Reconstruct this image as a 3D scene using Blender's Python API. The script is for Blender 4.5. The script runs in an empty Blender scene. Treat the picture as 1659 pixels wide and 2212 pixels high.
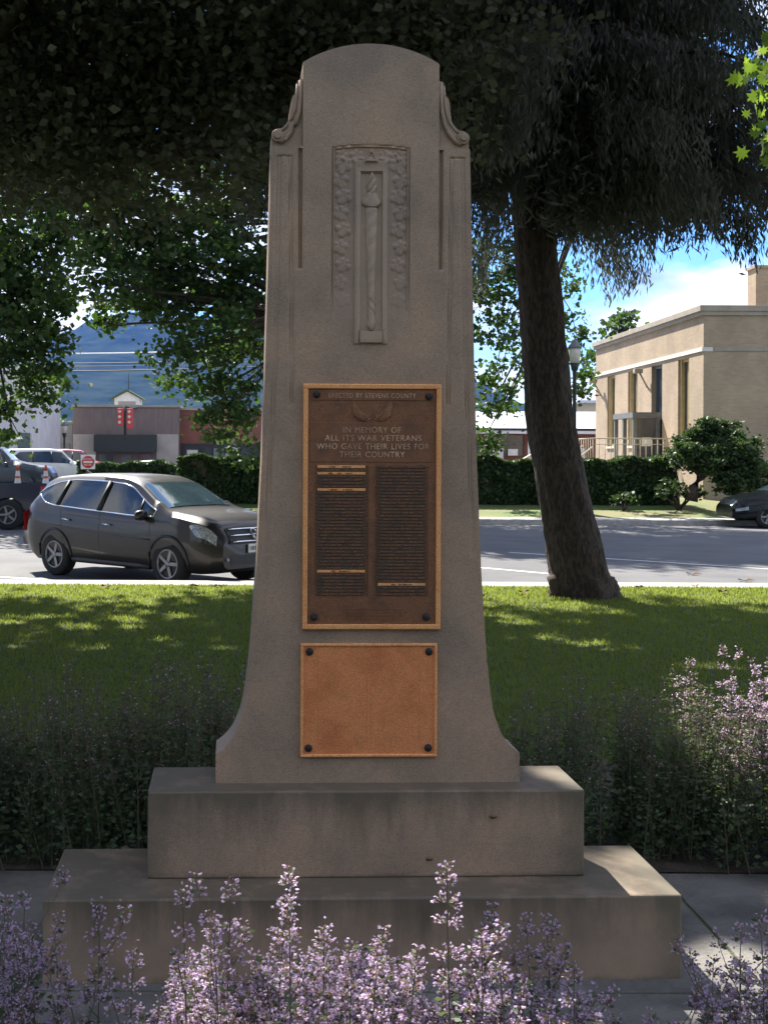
import bpy, bmesh, math, random
import numpy as np
from mathutils import Vector, Matrix, Euler

# ------------------------------------------------------------------ camera, sky, sun
S = bpy.context.scene
COL = S.collection
F_, PX, PY, ROLL, EYE = 2600.0, 580.0, 985.0, 0.0045, 1.6     # focal length and principal point on a 1659 x 2212 picture
SUN_EL, SUN_AZ = math.radians(48), math.radians(-24)           # azimuth from +Y, negative = to the left
cd = bpy.data.cameras.new('camera'); cam = bpy.data.objects.new('camera', cd); COL.objects.link(cam)
cd.sensor_fit = 'AUTO'; cd.sensor_width = 36; cd.lens = 36 * F_ / 2212
cd.shift_x = (829.5 - PX) / 2212; cd.shift_y = -(1106 - PY) / 2212
cd.clip_start = 0.05; cd.clip_end = 20000
cam.matrix_world = Matrix.Translation((0, 0, EYE)) @ Matrix.Rotation(math.pi/2, 4, 'X') @ Matrix.Rotation(ROLL, 4, 'Z')
S.camera = cam
S.view_settings.view_transform = 'Standard'; S.view_settings.look = 'None'
S.view_settings.gamma = 1; S.view_settings.exposure = 1.65

S.cycles.diffuse_bounces = 7; S.cycles.transmission_bounces = 10; S.cycles.max_bounces = 14
world = bpy.data.worlds.new('World'); S.world = world; world.use_nodes = True
nt = world.node_tree; nt.nodes.clear()
def wn(t, **k):
    n = nt.nodes.new(t)
    for a, b in k.items(): setattr(n, a, b)
    return n
w_out = wn('ShaderNodeOutputWorld'); w_bg = wn('ShaderNodeBackground'); w_bg.inputs[1].default_value = 0.08
w_sky = wn('ShaderNodeTexSky', sky_type='NISHITA', sun_disc=False, sun_elevation=SUN_EL, sun_rotation=SUN_AZ % (2*math.pi))
w_sky.altitude = 500; w_sky.air_density = 1.0; w_sky.dust_density = 0.6; w_sky.ozone_density = 2.0
tc = wn('ShaderNodeTexCoord'); mp = wn('ShaderNodeMapping'); mp.inputs['Scale'].default_value = (1, 1, 2.3); mp.inputs['Location'].default_value = (0.0, 0.0, 0.35)
n1 = wn('ShaderNodeTexNoise'); n1.inputs['Scale'].default_value = 3.6; n1.inputs['Detail'].default_value = 9; n1.inputs['Roughness'].default_value = 0.55
r1 = wn('ShaderNodeValToRGB'); r1.color_ramp.elements[0].position = 0.44; r1.color_ramp.elements[1].position = 0.53
n2 = wn('ShaderNodeTexNoise'); n2.inputs['Scale'].default_value = 7; n2.inputs['Detail'].default_value = 6
r2 = wn('ShaderNodeValToRGB')
r2.color_ramp.elements[0].position = 0.38; r2.color_ramp.elements[0].color = (2.6, 3.0, 3.9, 1)
r2.color_ramp.elements[1].position = 0.55; r2.color_ramp.elements[1].color = (7.0, 7.0, 7.1, 1)
mx = wn('ShaderNodeMix', data_type='RGBA')
tint = wn('ShaderNodeMix', data_type='RGBA', blend_type='MULTIPLY'); tint.inputs[0].default_value = 1; tint.inputs[7].default_value = (0.52, 0.80, 1.12, 1)
L = nt.links.new
L(tc.outputs['Generated'], mp.inputs[0]); L(mp.outputs[0], n1.inputs[0]); L(mp.outputs[0], n2.inputs[0])
L(n1.outputs[0], r1.inputs[0]); L(n2.outputs[0], r2.inputs[0])
L(r1.outputs[0], mx.inputs[0]); L(w_sky.outputs[0], tint.inputs[6]); L(tint.outputs[2], mx.inputs[6]); L(r2.outputs[0], mx.inputs[7])
L(mx.outputs[2], w_bg.inputs[0]); L(w_bg.outputs[0], w_out.inputs[0])

sd = bpy.data.lights.new('sun', 'SUN'); sd.energy = 4.8; sd.angle = math.radians(0.5); sd.color = (1, 0.94, 0.84)
SUNV = Vector((math.sin(SUN_AZ)*math.cos(SUN_EL), math.cos(SUN_AZ)*math.cos(SUN_EL), math.sin(SUN_EL)))   # towards the sun
so = bpy.data.objects.new('sun', sd); COL.objects.link(so); so.rotation_euler = SUNV.to_track_quat('Z', 'Y').to_euler()
so.location = (-10, 30, 40)

# ------------------------------------------------------------------ helpers
def at(x, y, d):
    """picture position (on 1659 x 2212) at distance d -> point in the place"""
    u = x - PX; v = PY - y
    return Vector(((u - v*ROLL)/F_*d, d, EYE + (v + u*ROLL)/F_*d))
rng = np.random.default_rng(7); random.seed(7)

def tag(o, label=None, cat=None, group=None, kind=None):
    if label: o['label'] = label
    if cat: o['category'] = cat
    if group: o['group'] = group
    if kind: o['kind'] = kind
    return o
def empty(name, loc=(0,0,0), rz=0, label=None, cat=None, group=None):
    o = bpy.data.objects.new(name, None); COL.objects.link(o); o.location = loc; o.rotation_euler = (0,0,rz)
    return tag(o, label, cat, group)
def link(name, me, mats, parent=None, smooth=False):
    if not isinstance(mats, (list, tuple)): mats = [mats]
    for m in mats: me.materials.append(m)
    if smooth: me.polygons.foreach_set('use_smooth', [True]*len(me.polygons))
    o = bpy.data.objects.new(name, me); COL.objects.link(o)
    if parent: o.parent = parent
    return o
def np_mesh(name, V, Fq):
    """V (n,3); Fq (m,k) faces all of k corners, or a list of such arrays"""
    if not isinstance(Fq, list): Fq = [Fq]
    V = np.asarray(V, dtype=np.float32)
    me = bpy.data.meshes.new(name)
    loops = np.concatenate([f.ravel() for f in Fq]).astype(np.int32)
    cnt = np.concatenate([np.full(len(f), f.shape[1]) for f in Fq]).astype(np.int32)
    start = np.concatenate([[0], np.cumsum(cnt)[:-1]]).astype(np.int32)
    me.vertices.add(len(V)); me.vertices.foreach_set('co', V.ravel())
    me.loops.add(len(loops)); me.loops.foreach_set('vertex_index', loops)
    me.polygons.add(len(cnt)); me.polygons.foreach_set('loop_start', start); me.polygons.foreach_set('loop_total', cnt)
    me.update(calc_edges=True); me.validate()
    return me
class MB:
    """collects shapes and links them as ONE mesh"""
    def __init__(s): s.bm = bmesh.new()
    def box(s, x0, x1, y0, y1, z0, z1, bev=0.0, mi=0, M=None):
        r = bmesh.ops.create_cube(s.bm, size=1); vs = r['verts']
        for v in vs:
            v.co = Vector(((x0+x1)/2 + v.co.x*(x1-x0), (y0+y1)/2 + v.co.y*(y1-y0), (z0+z1)/2 + v.co.z*(z1-z0)))
        fs = set(f for v in vs for f in v.link_faces)
        if bev > 0:
            es = list(set(e for v in vs for e in v.link_edges))
            rb = bmesh.ops.bevel(s.bm, geom=es, offset=bev, segments=2, affect='EDGES', profile=0.5)
            fs = set(rb['faces']) | set(f for f in fs if f.is_valid)
            vs = list(set(v for f in fs for v in f.verts))
        for f in fs: f.material_index = mi
        if M is not None: bmesh.ops.transform(s.bm, matrix=M, verts=list(vs))
        return vs
    def tube(s, pts, rad, n=8, mi=0, cap=True):
        pts = [Vector(p) for p in pts]
        if not isinstance(rad, (list, tuple)): rad = [rad]*len(pts)
        rings = []
        for i, p in enumerate(pts):
            t = (pts[min(i+1, len(pts)-1)] - pts[max(i-1, 0)])
            if t.length < 1e-9: t = Vector((0,0,1))
            t.normalize()
            a = Vector((0,0,1)) if abs(t.z) < 0.9 else Vector((1,0,0))
            u = t.cross(a).normalized(); w = t.cross(u)
            rings.append([s.bm.verts.new(p + (u*math.cos(2*math.pi*k/n) + w*math.sin(2*math.pi*k/n))*rad[i]) for k in range(n)])
        for a, b in zip(rings, rings[1:]):
            for k in range(n):
                f = s.bm.faces.new((a[k], a[(k+1)%n], b[(k+1)%n], b[k])); f.material_index = mi; f.smooth = True
        if cap:
            for r_ in (rings[0], rings[-1]):
                f = s.bm.faces.new(r_); f.material_index = mi
    def lathe(s, prof, n=24, axis='Z', M=None, mi=0, cap=True):
        vs = []; rings = []
        for r_, h in prof:
            ring = []
            for k in range(n):
                a = 2*math.pi*k/n
                c = Vector((r_*math.cos(a), r_*math.sin(a), h))
                if axis == 'Y': c = Vector((c.x, c.z, c.y))
                if M is not None: c = M @ c
                ring.append(s.bm.verts.new(c))
            rings.append(ring)
        for a, b in zip(rings, rings[1:]):
            for k in range(n):
                f = s.bm.faces.new((a[k], a[(k+1)%n], b[(k+1)%n], b[k])); f.material_index = mi; f.smooth = True
        if cap:
            for r_ in (rings[0], rings[-1]):
                f = s.bm.faces.new(r_); f.material_index = mi
    def poly(s, pts, mi=0):
        f = s.bm.faces.new([s.bm.verts.new(Vector(p)) for p in pts]); f.material_index = mi; return f
    def prism(s, outline, y0, y1, mi=0, bev=0):
        """outline of (x,z) extruded from y0 to y1"""
        a = [s.bm.verts.new((x, y0, z)) for x, z in outline]; b = [s.bm.verts.new((x, y1, z)) for x, z in outline]
        fs = [s.bm.faces.new(a), s.bm.faces.new(b)]
        n = len(a)
        for k in range(n): fs.append(s.bm.faces.new((a[k], a[(k+1)%n], b[(k+1)%n], b[k])))
        for f in fs: f.material_index = mi
        if bev:
            bmesh.ops.bevel(s.bm, geom=list(set(e for f in fs[:1] for e in f.edges)), offset=bev, segments=2, affect='EDGES')
    def build(s, name, mats, parent=None, smooth=False):
        bmesh.ops.recalc_face_normals(s.bm, faces=s.bm.faces)
        me = bpy.data.meshes.new(name); s.bm.to_mesh(me); s.bm.free()
        return link(name, me, mats, parent, smooth)

def copy_tree(o, parent=None):
    c = o.copy(); COL.objects.link(c); c.parent = parent
    for ch in list(o.children): copy_tree(ch, c)
    return c

# ---- materials
def new_mat(name):
    m = bpy.data.materials.new(name); m.use_nodes = True
    return m, m.node_tree, m.node_tree.nodes['Principled BSDF']
def N(t, typ, **k):
    n = t.nodes.new(typ)
    for a, b in k.items():
        if a.startswith('i_'): n.inputs[a[2:].replace('_', ' ')].default_value = b
        else: setattr(n, a, b)
    return n
def ramp(t, src, p0, c0, p1, c1, mid=None):
    r = t.nodes.new('ShaderNodeValToRGB'); e = r.color_ramp.elements
    e[0].position = p0; e[0].color = (*c0, 1); e[1].position = p1; e[1].color = (*c1, 1)
    if mid: m = e.new(mid[0]); m.color = (*mid[1], 1)
    t.links.new(src, r.inputs[0]); return r
def M(name, c1, c2=None, scale=8, rough=0.8, bump=0.0, bscale=None, metal=0.0, coat=0.0, stretch=(1,1,1), lo=0.38, hi=0.62, spec=None, emit=None):
    m, t, b = new_mat(name)
    b.inputs['Roughness'].default_value = rough; b.inputs['Metallic'].default_value = metal
    b.inputs['Coat Weight'].default_value = coat; b.inputs['Coat Roughness'].default_value = 0.06
    if spec is not None: b.inputs['Specular IOR Level'].default_value = spec
    tcn = N(t, 'ShaderNodeTexCoord'); mpn = N(t, 'ShaderNodeMapping'); mpn.inputs['Scale'].default_value = stretch
    t.links.new(tcn.outputs['Object'], mpn.inputs[0])
    c2 = c2 or tuple(v*0.8 for v in c1)
    n = N(t, 'ShaderNodeTexNoise', i_Scale=scale, i_Detail=6.0, i_Roughness=0.6); t.links.new(mpn.outputs[0], n.inputs[0])
    r = ramp(t, n.outputs[0], lo, c1, hi, c2); t.links.new(r.outputs[0], b.inputs['Base Color'])
    if bump:
        n2 = N(t, 'ShaderNodeTexNoise', i_Scale=bscale or scale*4, i_Detail=5.0); t.links.new(mpn.outputs[0], n2.inputs[0])
        bp = N(t, 'ShaderNodeBump', i_Strength=bump, i_Distance=0.02); t.links.new(n2.outputs[0], bp.inputs['Height']); t.links.new(bp.outputs[0], b.inputs['Normal'])
    if emit:
        b.inputs['Emission Color'].default_value = (*emit[0], 1); b.inputs['Emission Strength'].default_value = emit[1]
    return m
def leaf_mat(name, c1, c2, trans, tw=0.45, rough=0.55):
    m, t, b = new_mat(name)
    g = N(t, 'ShaderNodeNewGeometry')
    r = ramp(t, g.outputs['Random Per Island'], 0.0, c1, 1.0, c2)
    t.links.new(r.outputs[0], b.inputs['Base Color']); b.inputs['Roughness'].default_value = rough
    b.inputs['Specular IOR Level'].default_value = 0.35
    tr = N(t, 'ShaderNodeBsdfTranslucent'); tr.inputs[0].default_value = (*trans, 1)
    ms = N(t, 'ShaderNodeMixShader'); ms.inputs[0].default_value = tw
    t.links.new(b.outputs[0], ms.inputs[1]); t.links.new(tr.outputs[0], ms.inputs[2])
    t.links.new(ms.outputs[0], t.nodes['Material Output'].inputs[0])
    return m

def stone_mat(name, stain_tops=None, mottle=1.0, xedges=None, clean=None):
    """warm speckled granite; stain_tops = list of (ztop, zbottom) of fronts that carry dark run-off stains"""
    m, t, b = new_mat(name); ln = t.links.new
    tcn = N(t, 'ShaderNodeTexCoord'); ob = tcn.outputs['Object']
    n1 = N(t, 'ShaderNodeTexNoise', i_Scale=3.2, i_Detail=5.0, i_Roughness=0.6); ln(ob, n1.inputs[0])
    r1 = ramp(t, n1.outputs[0], 0.36, (0.42, 0.295, 0.205), 0.66, (0.255, 0.195, 0.145), mid=(0.5, (0.345, 0.25, 0.18)))
    n2 = N(t, 'ShaderNodeTexNoise', i_Scale=420.0, i_Detail=3.0, i_Roughness=0.8); ln(ob, n2.inputs[0])
    r2 = ramp(t, n2.outputs[0], 0.34, (0.48, 0.47, 0.46), 0.66, (1.36, 1.32, 1.27), mid=(0.5, (0.98, 0.98, 0.98)))
    mul = N(t, 'ShaderNodeMix', data_type='RGBA', blend_type='MULTIPLY'); mul.inputs[0].default_value = 1
    ln(r1.outputs[0], mul.inputs[6]); ln(r2.outputs[0], mul.inputs[7])
    v = N(t, 'ShaderNodeTexVoronoi', i_Scale=55.0); ln(ob, v.inputs['Vector'])
    rv = ramp(t, v.outputs['Distance'], 0.035, (0.35, 0.33, 0.3), 0.1, (1, 1, 1))
    mul2 = N(t, 'ShaderNodeMix', data_type='RGBA', blend_type='MULTIPLY'); mul2.inputs[0].default_value = 0.55*mottle
    ln(mul.outputs[2], mul2.inputs[6]); ln(rv.outputs[0], mul2.inputs[7])
    last = mul2.outputs[2]
    sep = N(t, 'ShaderNodeSeparateXYZ'); ln(ob, sep.inputs[0])
    def stain(fac, col=(0.10, 0.088, 0.06)):
        nonlocal last
        mm = N(t, 'ShaderNodeMix', data_type='RGBA'); ln(fac, mm.inputs[0]); ln(last, mm.inputs[6]); mm.inputs[7].default_value = (*col, 1)
        last = mm.outputs[2]
    def mathn(op, a, b_=None, clamp=False):
        q = N(t, 'ShaderNodeMath', operation=op, use_clamp=clamp)
        for i, s_ in enumerate((a, b_)):
            if s_ is None: continue
            if isinstance(s_, (int, float)): q.inputs[i].default_value = s_
            else: ln(s_, q.inputs[i])
        return q.outputs[0]
    ms_ = N(t, 'ShaderNodeMapping'); ms_.inputs['Scale'].default_value = (9, 9, 1.6); ln(ob, ms_.inputs[0])
    ns = N(t, 'ShaderNodeTexNoise', i_Scale=1.0, i_Detail=7.0, i_Roughness=0.7); ln(ms_.outputs[0], ns.inputs[0])
    nb = N(t, 'ShaderNodeTexNoise', i_Scale=4.0, i_Detail=9.0, i_Roughness=0.75); ln(ob, nb.inputs[0])
    if stain_tops:
        for zt, zb in stain_tops:
            mr = N(t, 'ShaderNodeMapRange'); ln(sep.outputs[2], mr.inputs[0])
            mr.inputs[1].default_value = zb; mr.inputs[2].default_value = zt
            a = mathn('MULTIPLY', mr.outputs[0], mr.outputs[0])
            c = mathn('ADD', mathn('MULTIPLY', a, 0.8), mathn('MULTIPLY', ns.outputs[0], 1.9))
            f = mathn('MULTIPLY', mathn('SUBTRACT', c, 1.12, ), 1.6, True)
            f = mathn('MULTIPLY', f, 0.8)
            stain(f)
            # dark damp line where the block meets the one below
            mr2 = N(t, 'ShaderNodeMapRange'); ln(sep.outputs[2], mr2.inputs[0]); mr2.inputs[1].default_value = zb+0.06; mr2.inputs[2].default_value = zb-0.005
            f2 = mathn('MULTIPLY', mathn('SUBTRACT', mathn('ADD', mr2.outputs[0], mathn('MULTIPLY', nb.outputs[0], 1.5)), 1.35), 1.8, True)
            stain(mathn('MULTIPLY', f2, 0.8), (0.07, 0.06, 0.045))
    if xedges:
        for xe, sgn in xedges:
            mr = N(t, 'ShaderNodeMapRange'); ln(sep.outputs[0], mr.inputs[0]); mr.inputs[1].default_value = xe - sgn*0.16; mr.inputs[2].default_value = xe
            f = mathn('MULTIPLY', mathn('SUBTRACT', mathn('ADD', mr.outputs[0], mathn('MULTIPLY', nb.outputs[0], 1.6)), 1.18), 1.5, True)
            stain(mathn('MULTIPLY', f, 0.7), (0.105, 0.095, 0.065))
    if clean:      # the carved tablet is cleaner and paler, the leafy border grimier
        def band(src, c, h, soft):
            d_ = mathn('ABSOLUTE', mathn('SUBTRACT', src, c)); return mathn('DIVIDE', mathn('SUBTRACT', h, d_), soft, True)
        for (cx, hx, cz, hz, col, fac) in clean:
            f = mathn('MULTIPLY', band(sep.outputs[0], cx, hx, .006), band(sep.outputs[2], cz, hz, .02), True)
            f = mathn('MULTIPLY', f, mathn('MULTIPLY', nb.outputs[0], fac*2, True)); stain(f, col)
    ln(last, b.inputs['Base Color']); b.inputs['Roughness'].default_value = 0.55; b.inputs['Specular IOR Level'].default_value = 0.6
    bn = N(t, 'ShaderNodeTexNoise', i_Scale=260.0, i_Detail=4.0, i_Roughness=0.7); ln(ob, bn.inputs[0])
    bp = N(t, 'ShaderNodeBump', i_Strength=0.35, i_Distance=0.002); ln(bn.outputs[0], bp.inputs['Height']); ln(bp.outputs[0], b.inputs['Normal'])
    return m

def bronze_mat(name, c1, c2, c3, scale=6, rough=0.5, metal=0.6):
    m, t, b = new_mat(name); ln = t.links.new
    tcn = N(t, 'ShaderNodeTexCoord'); ob = tcn.outputs['Object']
    n = N(t, 'ShaderNodeTexNoise', i_Scale=scale, i_Detail=6.0, i_Roughness=0.65); ln(ob, n.inputs[0])
    r = ramp(t, n.outputs[0], 0.34, c1, 0.68, c3, mid=(0.5, c2))
    n2 = N(t, 'ShaderNodeTexNoise', i_Scale=230.0, i_Detail=3.0); ln(ob, n2.inputs[0])
    r2 = ramp(t, n2.outputs[0], 0.3, (0.7, 0.7, 0.7), 0.7, (1.2, 1.2, 1.2))
    mu = N(t, 'ShaderNodeMix', data_type='RGBA', blend_type='MULTIPLY'); mu.inputs[0].default_value = 1
    ln(r.outputs[0], mu.inputs[6]); ln(r2.outputs[0], mu.inputs[7]); ln(mu.outputs[2], b.inputs['Base Color'])
    b.inputs['Metallic'].default_value = metal; b.inputs['Roughness'].default_value = rough
    bp = N(t, 'ShaderNodeBump', i_Strength=0.2, i_Distance=0.001); ln(n2.outputs[0], bp.inputs['Height']); ln(bp.outputs[0], b.inputs['Normal'])
    return m

def brick_mat(name, c1, c2, mortar, sx, rough=0.9):
    m, t, b = new_mat(name); ln = t.links.new
    tcn = N(t, 'ShaderNodeTexCoord'); sep = N(t, 'ShaderNodeSeparateXYZ'); ln(tcn.outputs['Object'], sep.inputs[0])
    ad = N(t, 'ShaderNodeMath', operation='ADD'); ln(sep.outputs[0], ad.inputs[0]); ln(sep.outputs[1], ad.inputs[1])
    cb = N(t, 'ShaderNodeCombineXYZ'); ln(ad.outputs[0], cb.inputs[0]); ln(sep.outputs[2], cb.inputs[1])
    br = N(t, 'ShaderNodeTexBrick', i_Scale=sx, i_Mortar_Size=0.014, i_Brick_Width=0.5, i_Row_Height=0.17)
    br.inputs['Color1'].default_value = (*c1, 1); br.inputs['Color2'].default_value = (*c2, 1); br.inputs['Mortar'].default_value = (*mortar, 1)
    ln(cb.outputs[0], br.inputs['Vector'])
    n = N(t, 'ShaderNodeTexNoise', i_Scale=0.7, i_Detail=5.0); ln(tcn.outputs['Object'], n.inputs[0])
    r = ramp(t, n.outputs[0], 0.35, (0.86, 0.86, 0.86), 0.65, (1.08, 1.07, 1.05))
    mu = N(t, 'ShaderNodeMix', data_type='RGBA', blend_type='MULTIPLY'); mu.inputs[0].default_value = 1
    ln(br.outputs[0], mu.inputs[6]); ln(r.outputs[0], mu.inputs[7]); ln(mu.outputs[2], b.inputs['Base Color'])
    b.inputs['Roughness'].default_value = rough
    bp = N(t, 'ShaderNodeBump', i_Strength=0.4, i_Distance=0.01); ln(br.outputs['Fac'], bp.inputs['Height']); bp.invert = True; ln(bp.outputs[0], b.inputs['Normal'])
    return m

MT = dict(
    concrete=M('concrete', (0.42,0.40,0.37), (0.30,0.285,0.26), 6, 0.9, 0.3, 60),
    pad=M('pad', (0.19,0.18,0.165), (0.10,0.095,0.09), 3, 0.9, 0.4, 50),
    soil=M('soil', (0.05,0.038,0.028), (0.09,0.07,0.05), 9, 0.95, 0.8, 60),
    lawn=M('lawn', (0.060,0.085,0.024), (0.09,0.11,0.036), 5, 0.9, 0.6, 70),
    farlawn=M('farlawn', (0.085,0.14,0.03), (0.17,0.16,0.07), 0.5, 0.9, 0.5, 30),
    ground=M('ground', (0.12,0.12,0.08), (0.09,0.10,0.05), 0.02, 0.95),
    asphalt=M('asphalt', (0.125,0.125,0.13), (0.090,0.090,0.096), 0.8, 0.85, 0.35, 90),
    lot=M('lot', (0.13,0.13,0.13), (0.10,0.10,0.10), 0.5, 0.9),
    paint=M('paint', (0.75,0.75,0.72), (0.55,0.55,0.53), 3, 0.7),
    bark=M('bark', (0.085,0.060,0.044), (0.036,0.026,0.020), 9, 0.95, 1.0, 14, stretch=(3,3,1.0), lo=.42, hi=.58),
    bark2=M('bark2', (0.10,0.08,0.06), (0.05,0.04,0.03), 8, 0.95, 0.8, 12, stretch=(4,4,1)),
    needle=leaf_mat('needle', (0.085,0.092,0.080), (0.12,0.125,0.11), (0.12,0.135,0.09), 0.34),
    leaf=leaf_mat('leaf', (0.022,0.048,0.012), (0.050,0.088,0.020), (0.085,0.165,0.02), 0.36),
    leafdark=leaf_mat('leafdark', (0.085,0.095,0.062), (0.12,0.13,0.085), (0.15,0.17,0.08), 0.36),
    leafbright=leaf_mat('leafbright', (0.07,0.14,0.02), (0.13,0.22,0.03), (0.30,0.48,0.05), 0.5),
    hedge=leaf_mat('hedge', (0.025,0.05,0.014), (0.055,0.095,0.025), (0.07,0.13,0.02), 0.25),
    grass=leaf_mat('grass', (0.060,0.092,0.024), (0.10,0.13,0.036), (0.36,0.44,0.06), 0.42),
    catleaf=leaf_mat('catleaf', (0.055,0.085,0.045), (0.11,0.15,0.085), (0.16,0.24,0.08), 0.35),
    catstem=M('catstem', (0.10,0.12,0.06), (0.13,0.10,0.08), 30, 0.7),
    petal=leaf_mat('petal', (0.42,0.31,0.50), (0.70,0.58,0.74), (0.86,0.70,0.92), 0.55),
    calyx=leaf_mat('calyx', (0.16,0.10,0.12), (0.30,0.20,0.14), (0.35,0.24,0.16), 0.4),
    bronze=bronze_mat('bronze', (0.205,0.098,0.054), (0.27,0.125,0.066), (0.16,0.088,0.056), 7, 0.55, 0.35),
    bronzelite=bronze_mat('bronzelite', (0.95,0.43,0.17), (0.97,0.49,0.21), (0.84,0.34,0.13), 9, 0.45, 0.35),
    copper=bronze_mat('copper', (0.80,0.30,0.12), (0.86,0.34,0.14), (0.68,0.235,0.092), 5, 0.5, 0.35),
    letter=bronze_mat('letter', (0.80,0.58,0.44), (0.62,0.42,0.29), (0.40,0.25,0.17), 10, 0.5, 0.3),
    nameplate=bronze_mat('nameplate', (0.085,0.063,0.050), (0.11,0.075,0.054), (0.07,0.058,0.05), 12, 0.6, 0.3),
    bolt=M('bolt', (0.025,0.024,0.026), (0.04,0.038,0.036), 60, 0.6, metal=0.4),
    glass=M('glass', (0.02,0.028,0.032), (0.03,0.04,0.045), 2, 0.05, spec=0.8),
    shopglass=M('shopglass', (0.03,0.04,0.05), (0.06,0.07,0.08), 1, 0.12, spec=0.7),
    wshield=M('wshield', (0.05,0.085,0.10), (0.035,0.06,0.075), 2, 0.04, coat=1.0, spec=0.9),
    tyre=M('tyre', (0.015,0.015,0.015), (0.022,0.022,0.022), 20, 0.9),
    rim=M('rim', (0.26,0.26,0.27), (0.20,0.20,0.21), 5, 0.3, metal=0.7),
    trimblack=M('trimblack', (0.018,0.018,0.019), (0.024,0.024,0.025), 10, 0.55),
    chrome=M('chrome', (0.75,0.76,0.78), (0.65,0.66,0.68), 5, 0.12, metal=1.0),
    suvpaint=M('suvpaint', (0.034,0.029,0.026), (0.030,0.026,0.024), 3, 0.42, metal=0.5, coat=0.5),
    blackpaint=M('blackpaint', (0.004,0.006,0.007), (0.005,0.008,0.009), 3, 0.18, coat=0.0, spec=.3),
    bluepaint=M('bluepaint', (0.010,0.016,0.045), (0.008,0.013,0.036), 3, 0.4, coat=0.5),
    navypaint=M('navypaint', (0.02,0.03,0.045), (0.015,0.025,0.04), 3, 0.4, coat=0.5),
    whitepaint=M('whitepaint', (0.75,0.75,0.74), (0.68,0.68,0.67), 3, 0.35, coat=0.6),
    redpaint=M('redpaint', (0.30,0.035,0.06), (0.26,0.03,0.05), 3, 0.35, coat=0.6),
    redlamp=M('redlamp', (0.55,0.03,0.03), (0.45,0.02,0.02), 20, 0.15, coat=1.0),
    lamplens=M('lamplens', (0.16,0.17,0.18), (0.40,0.42,0.44), 30, 0.08, coat=1.0),
    orange=M('orange', (0.75,0.12,0.03), (0.65,0.10,0.03), 20, 0.6),
    white=M('white', (0.78,0.78,0.76), (0.66,0.66,0.64), 4, 0.7),
    signred=M('signred', (0.62,0.04,0.035), (0.5,0.04,0.03), 9, 0.5),
    plate=M('plate', (0.70,0.70,0.68), (0.62,0.62,0.60), 30, 0.5),
    tanbrick=brick_mat('tanbrick', (0.41,0.315,0.215), (0.35,0.265,0.18), (0.385,0.315,0.24), 2.6),
    tancap=M('tancap', (0.36,0.31,0.25), (0.30,0.26,0.21), 2, 0.9),
    tanstone=M('tanstone', (0.62,0.55,0.43), (0.55,0.48,0.37), 1.5, 0.9),
    bandwhite=M('bandwhite', (0.74,0.72,0.66), (0.62,0.60,0.55), 4, 0.85),
    winframe=M('winframe', (0.55,0.44,0.22), (0.45,0.36,0.18), 4, 0.7),
    brown=M('brown', (0.20,0.155,0.14), (0.16,0.125,0.115), 1.5, 0.9, stretch=(4,4,0.6)),
    stucco=M('stucco', (0.42,0.385,0.34), (0.34,0.31,0.28), 1, 0.9),
    greystucco=M('greystucco', (0.20,0.205,0.20), (0.16,0.165,0.165), 1, 0.9),
    whitewall=M('whitewall', (0.62,0.60,0.60), (0.52,0.51,0.52), 0.8, 0.9),
    redbrick=brick_mat('redbrick', (0.24,0.075,0.05), (0.19,0.06,0.045), (0.22,0.15,0.12), 2.2),
    awning=M('awning', (0.045,0.055,0.05), (0.035,0.042,0.04), 3, 0.9, stretch=(12,12,1)),
    darkmetal=M('darkmetal', (0.02,0.025,0.022), (0.03,0.035,0.032), 9, 0.5, metal=0.3),
    greytrim=M('greytrim', (0.16,0.17,0.17), (0.13,0.14,0.14), 5, 0.6),
    whiteroof=M('whiteroof', (0.66,0.68,0.74), (0.58,0.60,0.66), 0.6, 0.5, stretch=(1,8,1)),
    greenroof=M('greenroof', (0.07,0.11,0.05), (0.05,0.08,0.04), 2, 0.8),
    lantern=M('lantern', (0.62,0.60,0.52), (0.50,0.49,0.43), 9, 0.4),
    forest=M('forest', (0.012,0.022,0.018), (0.034,0.048,0.034), 0.012, 1.0, 0.8, 0.05, spec=0.0),
    wire=M('wire', (0.05,0.05,0.055), (0.06,0.06,0.06), 3, 0.6),
    deadleaf=M('deadleaf', (0.20,0.12,0.06), (0.14,0.08,0.04), 20, 0.8),
)
CUR_STONE = dict(
    step1=stone_mat('stone_bottom', [(0.262, 0.0)], 1.0, [(0.973, 1)]),
    step2=stone_mat('stone_top', [(0.5385, 0.262)], 1.0, [(0.72, 1), (-0.67, -1)]),
    shaft=stone_mat('stone_shaft', None, 0.5, None, [(0.042, 88/664, 1.6+(985-520)/664, 205/664, (0.27, 0.215, 0.185), 0.26), (0.042, 35/664, 1.6+(985-549)/664, 192/664, (0.56, 0.44, 0.33), 0.34)]),
)

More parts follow.
